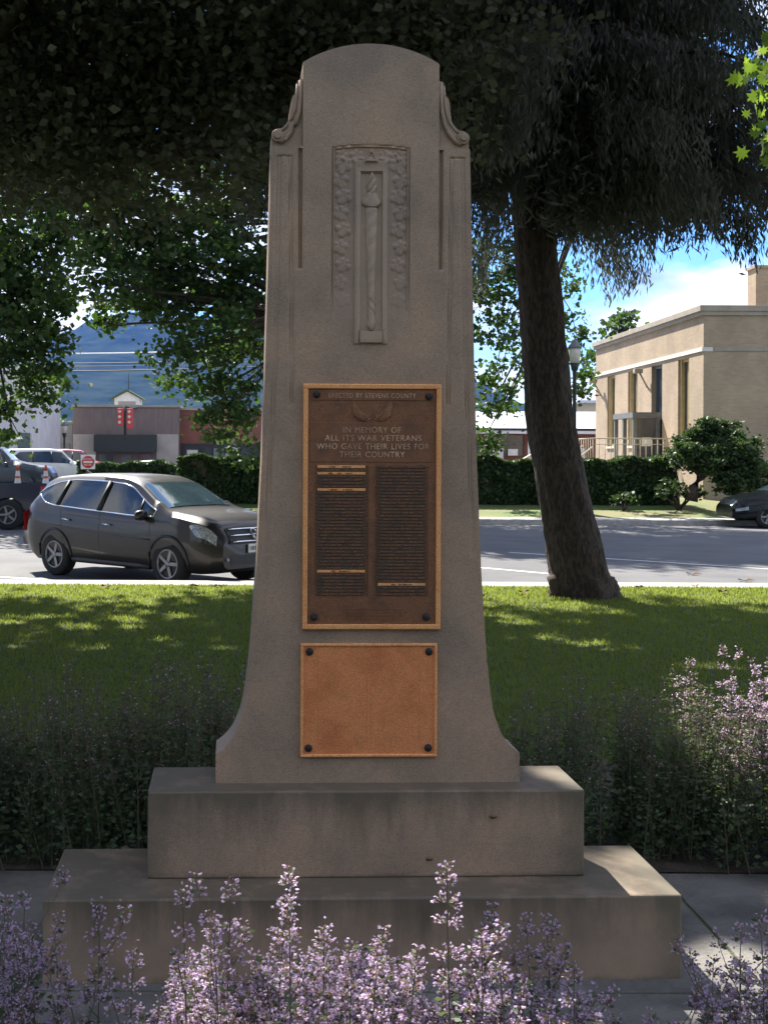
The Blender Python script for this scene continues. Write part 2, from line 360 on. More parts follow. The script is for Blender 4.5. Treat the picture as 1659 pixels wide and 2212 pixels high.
# ------------------------------------------------------------------ the ground
def sheet(name, x0, x1, ys, zs, mat, nx=2, kind='structure', jit=0):
    xs = np.linspace(x0, x1, nx); V = []; 
    for y, z in zip(ys, zs):
        for x in xs: V.append((x, y, z))
    nY = len(ys); a = np.arange(nY*nx).reshape(nY, nx)
    Fq = np.stack([a[:-1,:-1], a[:-1,1:], a[1:,1:], a[1:,:-1]], -1).reshape(-1, 4)
    o = link(name, np_mesh(name, V, Fq), mat, smooth=True); o['kind'] = kind; return o
LY = [-8, 5.0, 8, 12, 16.3]; LZ = [0, 0, -0.045, -0.105, -0.16]
def lawn_z(y): return float(np.interp(y, LY, LZ))
sheet('ground', -9000, 9000, [-3000, 9000], [-0.50, -0.50], MT['ground'])
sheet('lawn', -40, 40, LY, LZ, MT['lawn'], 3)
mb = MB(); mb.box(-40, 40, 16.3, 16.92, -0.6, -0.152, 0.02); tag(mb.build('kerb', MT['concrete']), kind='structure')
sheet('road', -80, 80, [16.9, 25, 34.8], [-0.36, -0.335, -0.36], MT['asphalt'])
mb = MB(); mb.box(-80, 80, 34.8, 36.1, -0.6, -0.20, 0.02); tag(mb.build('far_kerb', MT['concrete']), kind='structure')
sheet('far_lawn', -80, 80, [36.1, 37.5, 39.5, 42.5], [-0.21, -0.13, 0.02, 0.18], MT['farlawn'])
sheet('car_park', -80, 80, [42.5, 60, 160], [0.18, 0.15, 0.15], MT['lot'])
# concrete pad round the memorial, with joints
mb = MB()
for i in range(5):
    x0 = -3.0 + i*1.5
    mb.box(x0+0.006, x0+1.494, 3.1, 3.58, -0.06, 0.006, 0.004); mb.box(x0+0.006, x0+1.494, 3.592, 4.62, -0.06, 0.006, 0.004)
tag(mb.build('paving', MT['pad']), kind='structure')
sheet('planting_bed', -4, 5, [-2, 3.09], [0.006, 0.006], MT['soil'])
sheet('rear_planting_bed', -4, 5, [4.612, 6.3], [0.012, 0.004], MT['soil'])
# painted lines on the road
def road_line(name, p, q, w):
    (x0, y0), (x1, y1) = p, q
    dx, dy = x1-x0, y1-y0; l = math.hypot(dx, dy); nx, ny = -dy/l*w/2, dx/l*w/2
    mb = MB()
    n = 12
    for k in range(n):
        a = k/n; b = (k+1)/n
        P = [(x0+dx*a-nx, y0+dy*a-ny), (x0+dx*b-nx, y0+dy*b-ny), (x0+dx*b+nx, y0+dy*b+ny), (x0+dx*a+nx, y0+dy*a+ny)]
        mb.poly([(x, y, np.interp(y, [16.9,25,34.8],[-0.36,-0.335,-0.36])+0.005) for x, y in P])
    tag(mb.build(name, MT['paint']), kind='structure')
def on_road(x, y):
    d = 1.95*F_/((y - PY) - (x-PX)*ROLL); p = at(x, y, d); return (p.x, p.y)
road_line('lane_line', on_road(1100, 1195), on_road(1760, 1236), 0.12)
road_line('edge_line', on_road(980, 1222), on_road(1260, 1246), 0.12)
road_line('parking_line', on_road(-120, 1240), on_road(100, 1252), 0.12)

# ------------------------------------------------------------------ hills
def hills():
    nx, ny = 160, 26
    xs = np.linspace(-4200, 4200, nx); ys = np.linspace(1500, 4200, ny)
    X, Y = np.meshgrid(xs, ys)
    ridge = 345 + 90*np.sin(X/700+0.6) + 70*np.sin(X/270+2) + 30*np.sin(X/110)
    ridge *= np.clip(1-(X-150)/900, 0.12, 1)
    t = np.clip((Y-1500)/2000, 0, 1)
    Z = ridge*(t**0.9) + 22*np.sin(X/130+Y/190)*t + 14*np.sin(X/60-Y/80)*t + rng.normal(0, 5, X.shape)*t
    Z = np.where(t <= 0, -5, Z)
    a = np.arange(nx*ny).reshape(ny, nx)
    Fq = np.stack([a[:-1,:-1], a[:-1,1:], a[1:,1:], a[1:,:-1]], -1).reshape(-1, 4)
    o = link('hills', np_mesh('hills', np.stack([X, Y, Z], -1).reshape(-1, 3), Fq), MT['forest'], smooth=True); o['kind'] = 'structure'
hills()

# ------------------------------------------------------------------ the memorial
def memorial():
    root = empty('war_memorial', (0.30, 3.652, 0), math.radians(1.9),
                 'tall brown granite memorial with a curved top and two bronze plaques, on two broad steps', 'monument')
    mb = MB(); mb.box(-0.973, 0.973, 0, 0.475, -0.05, 0.262, 0.007); mb.build('bottom_step', CUR_STONE['step1'], root)
    mb = MB(); mb.box(-0.67, 0.72, 0.17, 0.472, 0.262, 0.5385, 0.006); mb.build('top_step', CUR_STONE['step2'], root)
    CX, Y0, TH, SC = 0.038, 0.263, 0.19, 664.0
    Zp = lambda y: EYE + (PY - y)/SC
    # ---- relief on the front, in picture units (u from the axis, y downwards)
    def box_sd(u, y, u0, u1, y0, y1): return np.maximum(np.maximum(u0-u, u-u1), np.maximum(y0-y, y-y1))
    def step(sd, w=1.6): return np.clip(0.5 - sd/w, 0, 1)
    def relief(u, y):
        """metres towards the viewer (positive) or into the stone (negative)"""
        a = np.abs(u); h = np.zeros_like(u)
        h -= 0.014*step(box_sd(a, y, 148.5, 155.5, 322, 580))                       # deep slot beside each pilaster
        h -= 0.0025*step(box_sd(a, y, 155, 260, 300, 330))*0
        # fluting: outer pair follows the edge, inner pair stays upright
        edge = np.interp(y, [314, 778, 1198, 1400], [195, 203, 223, 240])
        for off in (0, 6):
            h -= 0.0045*np.exp(-((a-(edge+off))/1.7)**2)*step(box_sd(a, y, 0, 400, 338, 1198))
        inn = np.interp(y, [330, 778, 875], [178, 173, 172])
        for off in (0, -6):
            h -= 0.0045*np.exp(-((a-(inn+off))/1.7)**2)*step(box_sd(a, y, 0, 400, 338, 875))
        h -= 0.004*step(np.abs(y-338)-1.2)*step(box_sd(a, y, 172, 201, 300, 400))
        # ornament panel: arched frame
        top = 318 - 7*(1-(u/85)**2)
        fade = np.clip((690-y)/90, 0, 1)
        pan = np.maximum(np.maximum(a-84, top-y), y-700)
        h -= 0.0045*step(pan)*fade
        h += 0.006*step(np.abs(pan+4)-1.7)*fade*(y < 668)
        # leaves down both sides and along the top
        def leaf(cu, cy, r, rot, am=0.009):
            du, dy = u-cu, y-cy
            ang = np.arctan2(dy, du) - rot; rr = np.hypot(du, dy)
            R = r*(0.72 + 0.28*np.abs(np.cos(2.5*ang)))*(1 + 0.25*np.cos(ang))
            body = np.clip((R-rr)/3.5, 0, 1)*(0.55 + 0.3*np.cos(ang*2.5)**2)*0.55
            vein = np.exp(-((np.sin(ang)*rr)/1.1)**2)*(rr < R)
            return am*body - 0.002*vein
        for sgn in (-1, 1):
            for k, cy in enumerate((352, 385, 420, 456, 492, 530, 568, 606, 644)):
                cu = sgn*(62 + (5 if k % 2 else -4))
                f = np.clip((700-cy)/160, 0.25, 1)
                h += leaf(cu, cy, 20 - k*0.4, math.pi/2 + sgn*0.35*(1 if k % 2 else -1))*f
            for cu, r_, ro in ((62, 15, 2.4), (30, 16, 2.0)): h += leaf(sgn*cu, 333, r_, (math.pi-ro) if sgn > 0 else ro)
        tri = np.maximum(np.abs(u)*1.9 + (y-328)*-0.9 - 8, np.maximum(322-y, y-350))
        h += 0.008*step(tri) - 0.005*step(tri+6)
        # inner tablet with a sunk torch
        arch = 357 - 4*(1-(u/48)**2)
        h += 0.006*step(np.maximum(np.maximum(a-36, (arch-7)-y), y-742))
        h += 0.003*step(np.maximum(a-48, (arch-14)-y))*np.clip((620-y)/190, 0, 1)
        h -= 0.011*step(box_sd(u, y, -22, 25, 371, 714))
        # the torch
        cu = 2.0
        wv = np.interp(y, [372, 385, 400, 414, 420, 426, 434, 440, 446, 460, 500, 560, 640, 690, 698, 706, 712],
                          [2, 9, 12, 9, 13, 15, 21, 21, 13, 14, 13, 10.5, 8.5, 8, 10, 8, 3])
        e = np.abs(u-cu)/np.maximum(wv, 0.5)
        bod = np.sqrt(np.clip(1-e*e, 0, 1))*(y > 372)*(y < 712)
        tw = 0.0010*np.sin((y*0.10 + (u-cu)*0.10)*2)*(y > 455) + 0.003*np.sin(y*0.35+(u-cu)*0.5)*(y < 415)
        h += (0.013*bod + tw*(bod > 0.15))
        h -= 0.005*step(np.abs(y-447)-1.3)*(np.abs(u-cu) < 14)
        for yy in (650, 668): h -= 0.004*step(np.abs((y-yy)-(u-cu)*1.0)-1.1)*(np.abs(u-cu) < 9)
        # block under the torch
        h += 0.005*step(box_sd(u, y, -24, 26, 714, 741)) - 0.006*step(np.abs(box_sd(u, y, -24, 26, 714, 741))-1.0)
        # weathered roughness
        return h
    def slab(ys, hw, ncol, cx_of):
        ys = np.asarray(ys, float); hw = np.asarray(hw, float); n = len(ys)
        no = 26; ni = ncol - 2*no; ti = np.linspace(-1, 1, ni); to = np.linspace(0, 1, no+1)[1:]
        Ui = np.minimum(hw, 147.5)[:, None]*ti[None, :]; ext = np.maximum(hw-147.5, 0.02)[:, None]*to[None, :]
        Uo = np.minimum(hw, 147.5)[:, None] + ext
        U = np.concatenate([-Uo[:, ::-1], Ui, Uo], 1); Yp = np.repeat(ys[:, None], ncol, 1)
        H = relief(U, Yp)
        H[:, 0] = 0; H[:, -1] = 0
        X = CX + U/SC + cx_of(Yp)/SC; Z = Zp(Yp)
        front = np.stack([X, Y0 - H, Z], -1)
        back = np.stack([X[:, [0, -1]], np.full((n, 2), Y0+TH), Z[:, [0, -1]]], -1)
        V = np.concatenate([front.reshape(-1, 3), back.reshape(-1, 3)])
        a = np.arange(n*ncol).reshape(n, ncol); b = n*ncol + np.arange(n*2).reshape(n, 2)
        f = [np.stack([a[1:, :-1], a[1:, 1:], a[:-1, 1:], a[:-1, :-1]], -1).reshape(-1, 4)]
        f.append(np.stack([a[:-1, 0], b[:-1, 0], b[1:, 0], a[1:, 0]], -1))
        f.append(np.stack([a[:-1, -1], a[1:, -1], b[1:, 1], b[:-1, 1]], -1))
        f.append(np.stack([b[:-1, 0], b[:-1, 1], b[1:, 1], b[1:, 0]], -1))
        # top and bottom caps as fans of one face
        f.append(np.concatenate([a[0], b[0][::-1]])[None, :]); f.append(np.concatenate([a[-1][::-1], b[-1]])[None, :])
        return V, f
    lean = lambda y: np.interp(y, [90, 1690], [0.0, 0.0])
    R = 281.0; yc = 93+R
    ytop = np.concatenate([93 + 42*(np.linspace(0.004, 1, 22)**1.6), np.arange(139, 318.1, 2.6)])
    hwt = np.where(ytop < 135.01, np.sqrt(np.clip(R*R-(yc-ytop)**2, 0, None)), 147.5)
    yl = np.concatenate([np.arange(318.1, 800, 2.3), np.arange(800, 1450, 5), np.arange(1450, 1626, 4), [1626, 1626.3, 1650, 1690]])
    prof_y = [314, 778, 1000, 1233, 1350, 1420, 1490, 1530, 1554, 1585, 1602, 1615, 1626, 1626.2, 1690]
    prof_w = [214.5, 226, 233, 243.5, 251, 256, 264, 270, 276.5, 289, 300, 312, 327, 329, 329]
    # smooth curve through the flare
    hwl = np.interp(yl, prof_y, prof_w)
    k = np.array([1, 2, 3, 2, 1])/9.0
    core = yl < 1622; sm = np.convolve(np.pad(hwl, 2, mode='edge'), k, 'valid'); hwl = np.where(core & (yl > 900), sm, hwl)
    ya = np.concatenate([ytop, yl]); ha = np.concatenate([np.minimum(hwt, 147.5), hwl])
    V1, f1 = slab(ya, ha, 230, lean)
    me = np_mesh('shaft', V1, f1)
    shaft = link('shaft', me, CUR_STONE['shaft'], root, smooth=True)
    bmh = bmesh.new(); bmh.from_mesh(me)
    for e in bmh.edges:
        if len(e.link_faces) == 2 and e.calc_face_angle(0) > 0.75: e.smooth = False
    bmh.to_mesh(me); bmh.free()
    # ---- scroll ornaments at the shoulders
    for sgn in (-1, 1):
        P = [(148, 167), (159, 173), (163, 200), (169, 205), (172, 215), (174, 235), (177, 256), (184, 267), (192, 275), (205, 277), (213, 287), (214.5, 300), (214, 317.6), (148, 317.6)]
        ol = [(CX + sgn*u/SC, Zp(y)) for u, y in P]
        if sgn > 0: ol = ol[::-1]
        mb = MB(); mb.prism(ol, Y0+0.016, Y0+TH-0.004)
        # the curved band in front and the volute
        band = [(151.5, 172), (152.5, 210), (155, 240), (161, 265), (171, 285), (184, 300), (196, 307)]
        mb.tube([(CX+sgn*u/SC, Y0+0.012, Zp(y)) for u, y in band], [0.0075]*7, 8)
        band2 = [(158, 180), (160.5, 205), (164, 232), (171, 256), (182, 272), (192, 281)]
        mb.tube([(CX+sgn*u/SC, Y0+0.018, Zp(y)) for u, y in band2], [0.006]*6, 8)
        Mv = Matrix.Translation((CX+sgn*201.5/SC, 0, Zp(293)))
        mb.lathe([(0.019, Y0+0.004), (0.0205, Y0+0.008), (0.0205, Y0+TH-0.01), (0.018, Y0+TH-0.004)], 24, 'Y', Mv)
        mb.lathe([(0.010, Y0-0.003), (0.0125, Y0+0.001), (0.0125, Y0+0.006)], 18, 'Y', Mv)
        for ang in range(0, 300, 30):
            pass
        mb.build('scroll', CUR_STONE['shaft'], root)
    # ---- plaques
    ctr = 802.0
    XP = lambda x: CX + (x-ctr + (3.5 if True else 0))/SC
    def frame_plaque(name, x0, x1, y0, y1, fw, face, framem, depth=0.016):
        face_o = MB(); face_o.box(XP(x0+2), XP(x1-2), Y0-depth*0.55, Y0+0.002, Zp(y1-2), Zp(y0+2))
        p = face_o.build(name, face, root)
        fr = MB()
        yy0, yy1 = Y0-depth, Y0+0.001
        fr.box(XP(x0), XP(x1), yy0, yy1, Zp(y0+fw), Zp(y0), 0.0025); fr.box(XP(x0), XP(x1), yy0, yy1, Zp(y1), Zp(y1-fw), 0.0025)
        fr.box(XP(x0), XP(x0+fw), yy0+0.0002, yy1, Zp(y1-fw), Zp(y0+fw), 0.0025); fr.box(XP(x1-fw), XP(x1), yy0+0.0002, yy1, Zp(y1-fw), Zp(y0+fw), 0.0025)
        fr.build('frame', framem, p)
        return p
    def bolts(p, pts, r, yf):
        for x, y in pts:
            mb = MB(); mb.lathe([(r, yf+0.001), (r, yf-0.004), (r*0.8, yf-0.0075), (r*0.3, yf-0.009)], 14, 'Y', Matrix.Translation((XP(x), 0, Zp(y))))
            mb.build('bolt', MT['bolt'], p)
    pA = frame_plaque('names_plaque', 654, 952, 829, 1357, 10.5, MT['bronze'], MT['bronzelite'])
    pA['label'] = 'tall dark bronze plaque with columns of names under a raised inscription'
    yf = Y0-0.016*0.55
    bolts(pA, [(683, 852), (925, 855), (679, 1331), (922, 1331)], 0.0125, yf)
    # raised fields
    mb = MB()
    mb.box(XP(672), XP(937), yf-0.0022, yf+0.001, Zp(864), Zp(842), 0.0008)
    mb.box(XP(669), XP(936), yf-0.002, yf+0.001, Zp(997), Zp(912), 0.0008)
    mb.box(XP(795.5), XP(808), yf-0.002, yf+0.001, Zp(1290), Zp(1004), 0.0008)
    mb.build('raised_field', MT['bronze'], pA)
    def text(body, xc, yb, capheight, width, parent, mat, ext=0.0016, yface=None):
        cu = bpy.data.curves.new('lettering', 'FONT'); cu.body = body; cu.align_x = 'CENTER'; cu.size = 1; cu.extrude = 0.5; cu.space_character = 1.12; cu.space_word = 1.2
        o = bpy.data.objects.new('lettering_src', cu); COL.objects.link(o)
        dg = bpy.context.evaluated_depsgraph_get(); me = bpy.data.meshes.new_from_object(o.evaluated_get(dg)); bpy.data.objects.remove(o)
        co = np.empty(len(me.vertices)*3, np.float32); me.vertices.foreach_get('co', co); co = co.reshape(-1, 3)
        w = co[:, 0].max()-co[:, 0].min(); hh = co[:, 1].max()-co[:, 1].min(); cx = (co[:, 0].max()+co[:, 0].min())/2
        V = np.stack([XP(xc) + (co[:, 0]-cx)/w*width/SC, yface - (co[:, 2]+0.5)*ext, Zp(yb) + (co[:, 1]-co[:, 1].min())/hh*capheight/SC], -1)
        me.vertices.foreach_set('co', V.astype(np.float32).ravel()); me.update()
        return link('lettering', me, mat, parent)
    text('ERECTED BY STEVENS COUNTY', 803, 859, 10.5, 188, pA, MT['letter'], 0.0012, yf-0.0022)
    text('IN MEMORY OF', 803, 934, 12.5, 124, pA, MT['letter'], 0.0018, yf-0.002)
    text('ALL ITS WAR VETERANS', 805, 951.5, 12.5, 208, pA, MT['letter'], 0.0018, yf-0.002)
    text('WHO GAVE THEIR LIVES FOR', 805, 969.5, 12.5, 243, pA, MT['letter'], 0.0018, yf-0.002)
    text('THEIR COUNTRY', 803, 987, 12.5, 141, pA, MT['letter'], 0.0018, yf-0.002)
    # spread wings emblem
    mb = MB()
    for sgn in (-1, 1):
        W_ = [(41, 865), (36, 873), (26, 884), (14, 896), (4, 893), (8, 901), (18, 908), (29, 906), (39, 897), (44, 882)]
        ol = [(XP(803+sgn*u), Zp(y)) for u, y in W_]
        if sgn > 0: ol = ol[::-1]
        mb.prism(ol, yf-0.0045, yf+0.0005, bev=0.0012)
        for k in range(6):
            t_ = k/5.0
            mb.tube([(XP(803+sgn*(42-3*t_)), yf-0.0042, Zp(874+22*t_)), (XP(803+sgn*(30-4*t_)), yf-0.0058, Zp(889+13*t_)), (XP(803+sgn*(14-2*t_)), yf-0.0048, Zp(899+5*t_))], [0.0012, 0.0022, 0.0012], 6)
        mb.tube([(XP(803+sgn*5), yf-0.001, Zp(903)), (XP(803+sgn*16), yf-0.001, Zp(911))], [0.003, 0.0015], 6)
    mb.build('wings_emblem', bronze_mat('wingbronze', (0.48,0.24,0.12), (0.34,0.17,0.09), (0.24,0.125,0.075), 30, 0.5, 0.35), pA)
    # name plates: two columns of narrow strips
    dark = MB()
    rowh = 7.03
    bright = {0: (0, 2, 7, 32), 1: (38,)}
    for c, (x0, x1) in enumerate(((685.5, 788.5), (816.5, 919.5))):
        marks = MB()
        for r_ in range(40):
            y0 = 1004.5 + r_*rowh; isb = r_ in ((0, 2, 7, 32) if c == 0 else (36,))
            tgt = MB() if isb else dark
            tgt.box(XP(x0), XP(x1), yf-0.0032, yf+0.001, Zp(y0+rowh-1.3), Zp(y0), 0.0005)
            if isb: tgt.build('polished_strip', MT['bronzelite'], pA)
            # illegible worn relief
            x = x0 + random.uniform(4, 14)
            while x < x1-8:
                w = random.uniform(2, 9)
                if random.random() < 0.75 and (not isb or (x > x0+24 and x < x1-30)):
                    marks.box(XP(x), XP(min(x+w, x1-3)), yf-0.0042, yf-0.003, Zp(y0+4.4), Zp(y0+1.6))
                x += w + random.uniform(1, 3)
            for xe in (x0-4.2, x1+3.0):
                dark.box(XP(xe), XP(xe+1.6), yf-0.003, yf+0.001, Zp(y0+5), Zp(y0+1.2))
        marks.build('worn_relief', MT['bronze'], pA)
    marks = MB()
    # worn block of small relief at the foot
    for r_ in range(4):
        x = 740 + random.uniform(0, 8)
        while x < 868:
            w = random.uniform(3, 10); marks.box(XP(x), XP(x+w), yf-0.0016, yf+0.0005, Zp(1316+r_*7), Zp(1312+r_*7)); x += w+random.uniform(1.5, 3.5)
    dark.build('name_strips', MT['nameplate'], pA)
    marks.build('worn_relief', MT['bronze'], pA)
    pB = frame_plaque('lower_plaque', 651, 946, 1388, 1632.5, 6, MT['copper'], MT['bronzelite'], 0.013)
    pB['label'] = 'bright plain copper coloured plaque below the names plaque'
    bolts(pB, [(670, 1406), (928, 1406), (668.5, 1613.5), (927, 1613.5)], 0.0125, Y0-0.013*0.55)
    yb = Y0-0.013*0.55
    wm = bronze_mat('copperdark', (0.66,0.24,0.095), (0.72,0.27,0.11), (0.58,0.20,0.08), 9, 0.6, 0.3)
    for cx in (688, 793, 802, 906):
        y = 1418; mb = MB(); mb.box(XP(cx+.5), XP(cx+1.5), yb-0.0003, yb+0.0004, Zp(1602), Zp(1417))
        while y < 1600:
            if random.random() < 0.55: mb.box(XP(cx), XP(cx+random.uniform(2, 4)), yb-0.0006, yb+0.0005, Zp(y+1.8), Zp(y))
            y += 4.6
        mb.build('worn_relief', wm, pB)
memorial()
# two dead leaves stuck on the steps
for nm, p, lab in (('dead_leaf', (0.30+0.42, 3.652+0.175, 0.455), 'small dark oval leaf stuck high on the upper step front'), ('dead_leaf', (0.515, 3.652+0.165, 0.325), 'small brown leaf stuck low on the upper step front')):
    mb = MB(); mb.lathe([(0.0005, 0.001), (0.011, 0.0), (0.0005, -0.002)], 12, 'Y', Matrix.Diagonal((1.15, 1, 0.55, 1)), cap=False)
    o = mb.build(nm, MT['deadleaf']); o.location = p; o.location.y += (p[0]-0.30)*math.tan(math.radians(1.9)) - 0.01; tag(o, lab, 'leaf')

# ------------------------------------------------------------------ foliage tools
def frames(n, up=0.0):
    a = rng.normal(size=(n, 3)); a[:, 2] *= (1-up) ; a /= np.linalg.norm(a, axis=1, keepdims=True)
    b = rng.normal(size=(n, 3)); b -= (b*a).sum(1, keepdims=True)*a; b /= np.linalg.norm(b, axis=1, keepdims=True)
    return a, b
def leaf_geo(P, Ls, Ws, a, b):
    """kite shaped leaves: a = long axis, b = cross axis"""
    c = np.cross(a, b)
    n = len(P); Ls = Ls[:, None]; Ws = Ws[:, None]
    v0 = P - a*Ls*0.5; v2 = P + a*Ls*0.5; v1 = P + b*Ws*0.5 - a*Ls*0.06 + c*Ws*0.12; v3 = P - b*Ws*0.5 - a*Ls*0.06 + c*Ws*0.12
    V = np.stack([v0, v1, v2, v3], 1).reshape(-1, 3)
    return V, np.arange(4*n).reshape(n, 4)
def in_gap(P, gaps):
    """True where a leaf would stand in one of the open shafts of the crown (q, r): shafts run along the sun's direction through point q"""
    m = np.zeros(len(P), bool); s = np.array(SUNV)
    for q, r in gaps:
        d = P - np.array(q); t = d @ s; dist = np.linalg.norm(d - t[:, None]*s, axis=1); m |= dist < r
    return m
GAPS = []

def crown_from_blobs(blobs, per_m3, size, flat=0.75, clump=0.55, up=0.35, gaps=True, aspect=0.8):
    Ps = []
    for (c, r) in blobs:
        nc = max(6, int(9*r*r))
        d = rng.normal(size=(nc, 3)); d /= np.linalg.norm(d, axis=1, keepdims=True)
        rad = r*(rng.random(nc)**0.45)
        cc = np.array(c) + d*rad[:, None]*np.array([1, 1, flat])
        nl = max(20, int(per_m3*4.2*r**3/nc))
        for q in cc:
            cl = clump*(0.5+rng.random())
            p = q + rng.normal(size=(nl, 3))*np.array([cl, cl, cl*0.55])*0.6
            Ps.append(p)
    P = np.concatenate(Ps)
    if gaps and GAPS: P = P[~in_gap(P, GAPS)]
    n = len(P); a, b = frames(n, up); s = size*(0.65+0.6*rng.random(n))
    return leaf_geo(P, s, s*aspect, a, b)
def tree(name, label, blobs, trunk_pts, trunk_r, leafm, barkm, per_m3=45, size=0.15, flat=0.75, clump=0.5, limbs=True, gaps=True, group=None):
    base = Vector(trunk_pts[0]); root = empty(name, base, 0, label, 'tree', group)
    V, Fq = crown_from_blobs(blobs, per_m3, size, flat, clump, gaps=gaps)
    V = V - np.array(base)
    link('crown', np_mesh('crown', V, Fq), leafm, root)
    mb = MB(); tp = [Vector(p)-base for p in trunk_pts]
    mb.tube(tp, trunk_r, 12)
    if limbs:
        for (c, r) in blobs:
            c = Vector(c)-base
            k = random.randint(max(1, len(tp)//2), len(tp)-1); s = tp[k]
            mid = s.lerp(c, 0.5) + Vector((random.uniform(-.3,.3), random.uniform(-.3,.3), 0.25*r))
            r0 = trunk_r[k]*0.45
            mb.tube([s, mid, c], [r0, r0*0.6, r0*0.25], 6)
            for _ in range(3):
                e = c + Vector((random.uniform(-1,1), random.uniform(-1,1), random.uniform(-.6,.8)))*r*0.8
                mb.tube([mid.lerp(c, random.uniform(.3,.9)), e], [r0*0.25, r0*0.08], 5)
    mb.build('trunk', barkm, root)
    return root

# ------------------------------------------------------------------ the leaning conifer on the lawn
def conifer():
    D = 15.1
    prof = [(1300, 1268, 88), (1288, 1264, 72), (1262, 1256, 66), (1233, 1250, 62), (1134, 1229, 56), (1015, 1206, 52), (897, 1186, 50), (778, 1177, 47), (660, 1170, 46), (560, 1158, 44), (430, 1150, 41), (250, 1150, 37), (50, 1155, 33)]
    pts = [at(x, y, D) for y, x, w in prof]; rad = [w/F_*D for y, x, w in prof]
    top = pts[-1]
    for k in range(1, 7):
        pts.append(top + Vector((0.03*k, 0, 1.7*k))); rad.append(max(0.02, rad[12]*(1-k/6.3)))
    base = Vector((pts[1].x, D, lawn_z(D)))
    root = empty('conifer_tree', base, 0, 'big dark conifer with a thick leaning trunk on the lawn right of the memorial', 'tree')
    # trunk with uneven bark
    n = 40; V = []; ring_pts = []
    P = np.array([tuple(p) for p in pts]); R = np.array(rad)
    t = np.linspace(0, len(P)-1, 150); PP = np.stack([np.interp(t, range(len(P)), P[:, i]) for i in range(3)], -1); RR = np.interp(t, range(len(P)), R)
    for i in range(len(t)):
        for k in range(n):
            a = 2*math.pi*k/n
            r = RR[i]*(1 + 0.035*math.sin(a*9+i*0.10) + 0.03*math.sin(a*14-i*0.23) + 0.02*math.sin(a*5+i*0.5) + rng.normal()*0.012)
            if PP[i][2] < base.z+0.25: r *= 1 + 0.16*max(0, math.sin(a*4.0+0.8))
            V.append((PP[i][0]+r*math.cos(a)-base.x, PP[i][1]+r*math.sin(a)-base.y, PP[i][2]-base.z))
    a_ = np.arange(len(t)*n).reshape(len(t), n); nx = np.roll(a_, -1, 1)
    Fq = np.stack([a_[:-1], nx[:-1], nx[1:], a_[1:]], -1).reshape(-1, 4)
    link('trunk', np_mesh('trunk', V, Fq), MT['bark'], root, smooth=True)
    # boughs, each carrying curtains of hanging sprays
    bough = MB(); Ps, As, Bs, Ls, Ws = [], [], [], [], []
    trunk_x = lambda z: float(np.interp(z, P[:, 2], P[:, 0]))
    boughs = []
    z = 3.9
    while z < 17.5:
        nb = 9 if z < 9 else 6
        for k in range(nb):
            az = 2*math.pi*(k+random.random()*0.8)/nb
            rm = 3.5 if z < 10.5 else max(0.5, 3.5*(18-z)/7.5)
            ln = rm*random.uniform(0.72, 1.12)
            boughs.append((z+random.uniform(-.25, .25), az, ln))
        z += 0.5 if z < 8 else 0.8
    # the low boughs whose fringe hangs into the view on the right and left
    for (x, y, yaw) in ((1330, 575, 0), (1385, 585, 0), (1440, 560, 0), (1500, 520, 0), (1560, 470, 0), (1610, 450, 0), (1640, 500, 0), (1290, 520, 0), (1230, 500, 0), (1080, 510, 0), (1050, 470, 0), (1130, 520, 0), (1410, 520, 0), (1620, 330, 0), (1360, 440, 0), (1470, 400, 0), (1540, 300, 0), (960, 420, 0), (1580, 120, 0), (1500, 60, 0)):
        q = at(x, y, D + random.uniform(-1.2, 1.0)); dx, dy = q.x - trunk_x(q.z), q.y - D
        boughs.append((q.z+1.0, math.atan2(dy, dx), math.hypot(dx, dy)+0.25))
    for (z, az, ln) in boughs:
        s = Vector((trunk_x(z), D, z)); dv = Vector((math.cos(az), math.sin(az), 0))
        pts_ = [s + dv*ln*q + Vector((0, 0, 0.10*ln*math.sin(q*math.pi) - 0.16*ln*q*q)) for q in (0, .25, .5, .75, 1)]
        if pts_[-1].z - 0.15 < float(np.interp(pts_[-1].x, [at(x, 500, D).x for x in (900,1200,1300,1440,1560,1800)], [at(x, y, D).z for x, y in ((900,520),(1200,570),(1300,560),(1440,600),(1560,515),(1800,520))])): continue
        bough.tube([p-base for p in pts_], [0.05, 0.04, 0.03, 0.02, 0.008], 5)
        side = Vector((-dv.y, dv.x, 0))
        nsp = int(64*ln)
        for _ in range(nsp):
            q = random.uniform(0.12, 1.03); i = min(3, int(q*4)); p = pts_[i].lerp(pts_[i+1], min(1.1, q*4-i))
            p = p + side*random.gauss(0, 0.22*(1.1-q*0.55)*ln*0.45)
            L_ = random.uniform(0.25, 0.75)*(1.15-0.4*abs(q-0.5))
            m = 13
            tt = np.linspace(0, 1, m) + rng.normal(0, .03, m)
            hang = np.array([dv.x*0.12+random.gauss(0,.06), dv.y*0.12+random.gauss(0,.06), -1.0])
            c = np.array(p) + hang*(tt*L_)[:, None] + rng.normal(0, 0.03, (m, 3))
            a = hang + rng.normal(0, 0.33, (m, 3)); a /= np.linalg.norm(a, axis=1, keepdims=True)
            b = rng.normal(size=(m, 3)); b -= (b*a).sum(1, keepdims=True)*a; b /= np.linalg.norm(b, axis=1, keepdims=True)
            Ps.append(c); As.append(a); Bs.append(b); Ls.append(rng.uniform(0.08, 0.17, m)); Ws.append(rng.uniform(0.014, 0.034, m))
    Ps = np.concatenate(Ps); As = np.concatenate(As); Bs = np.concatenate(Bs); Ls = np.concatenate(Ls); Ws = np.concatenate(Ws)
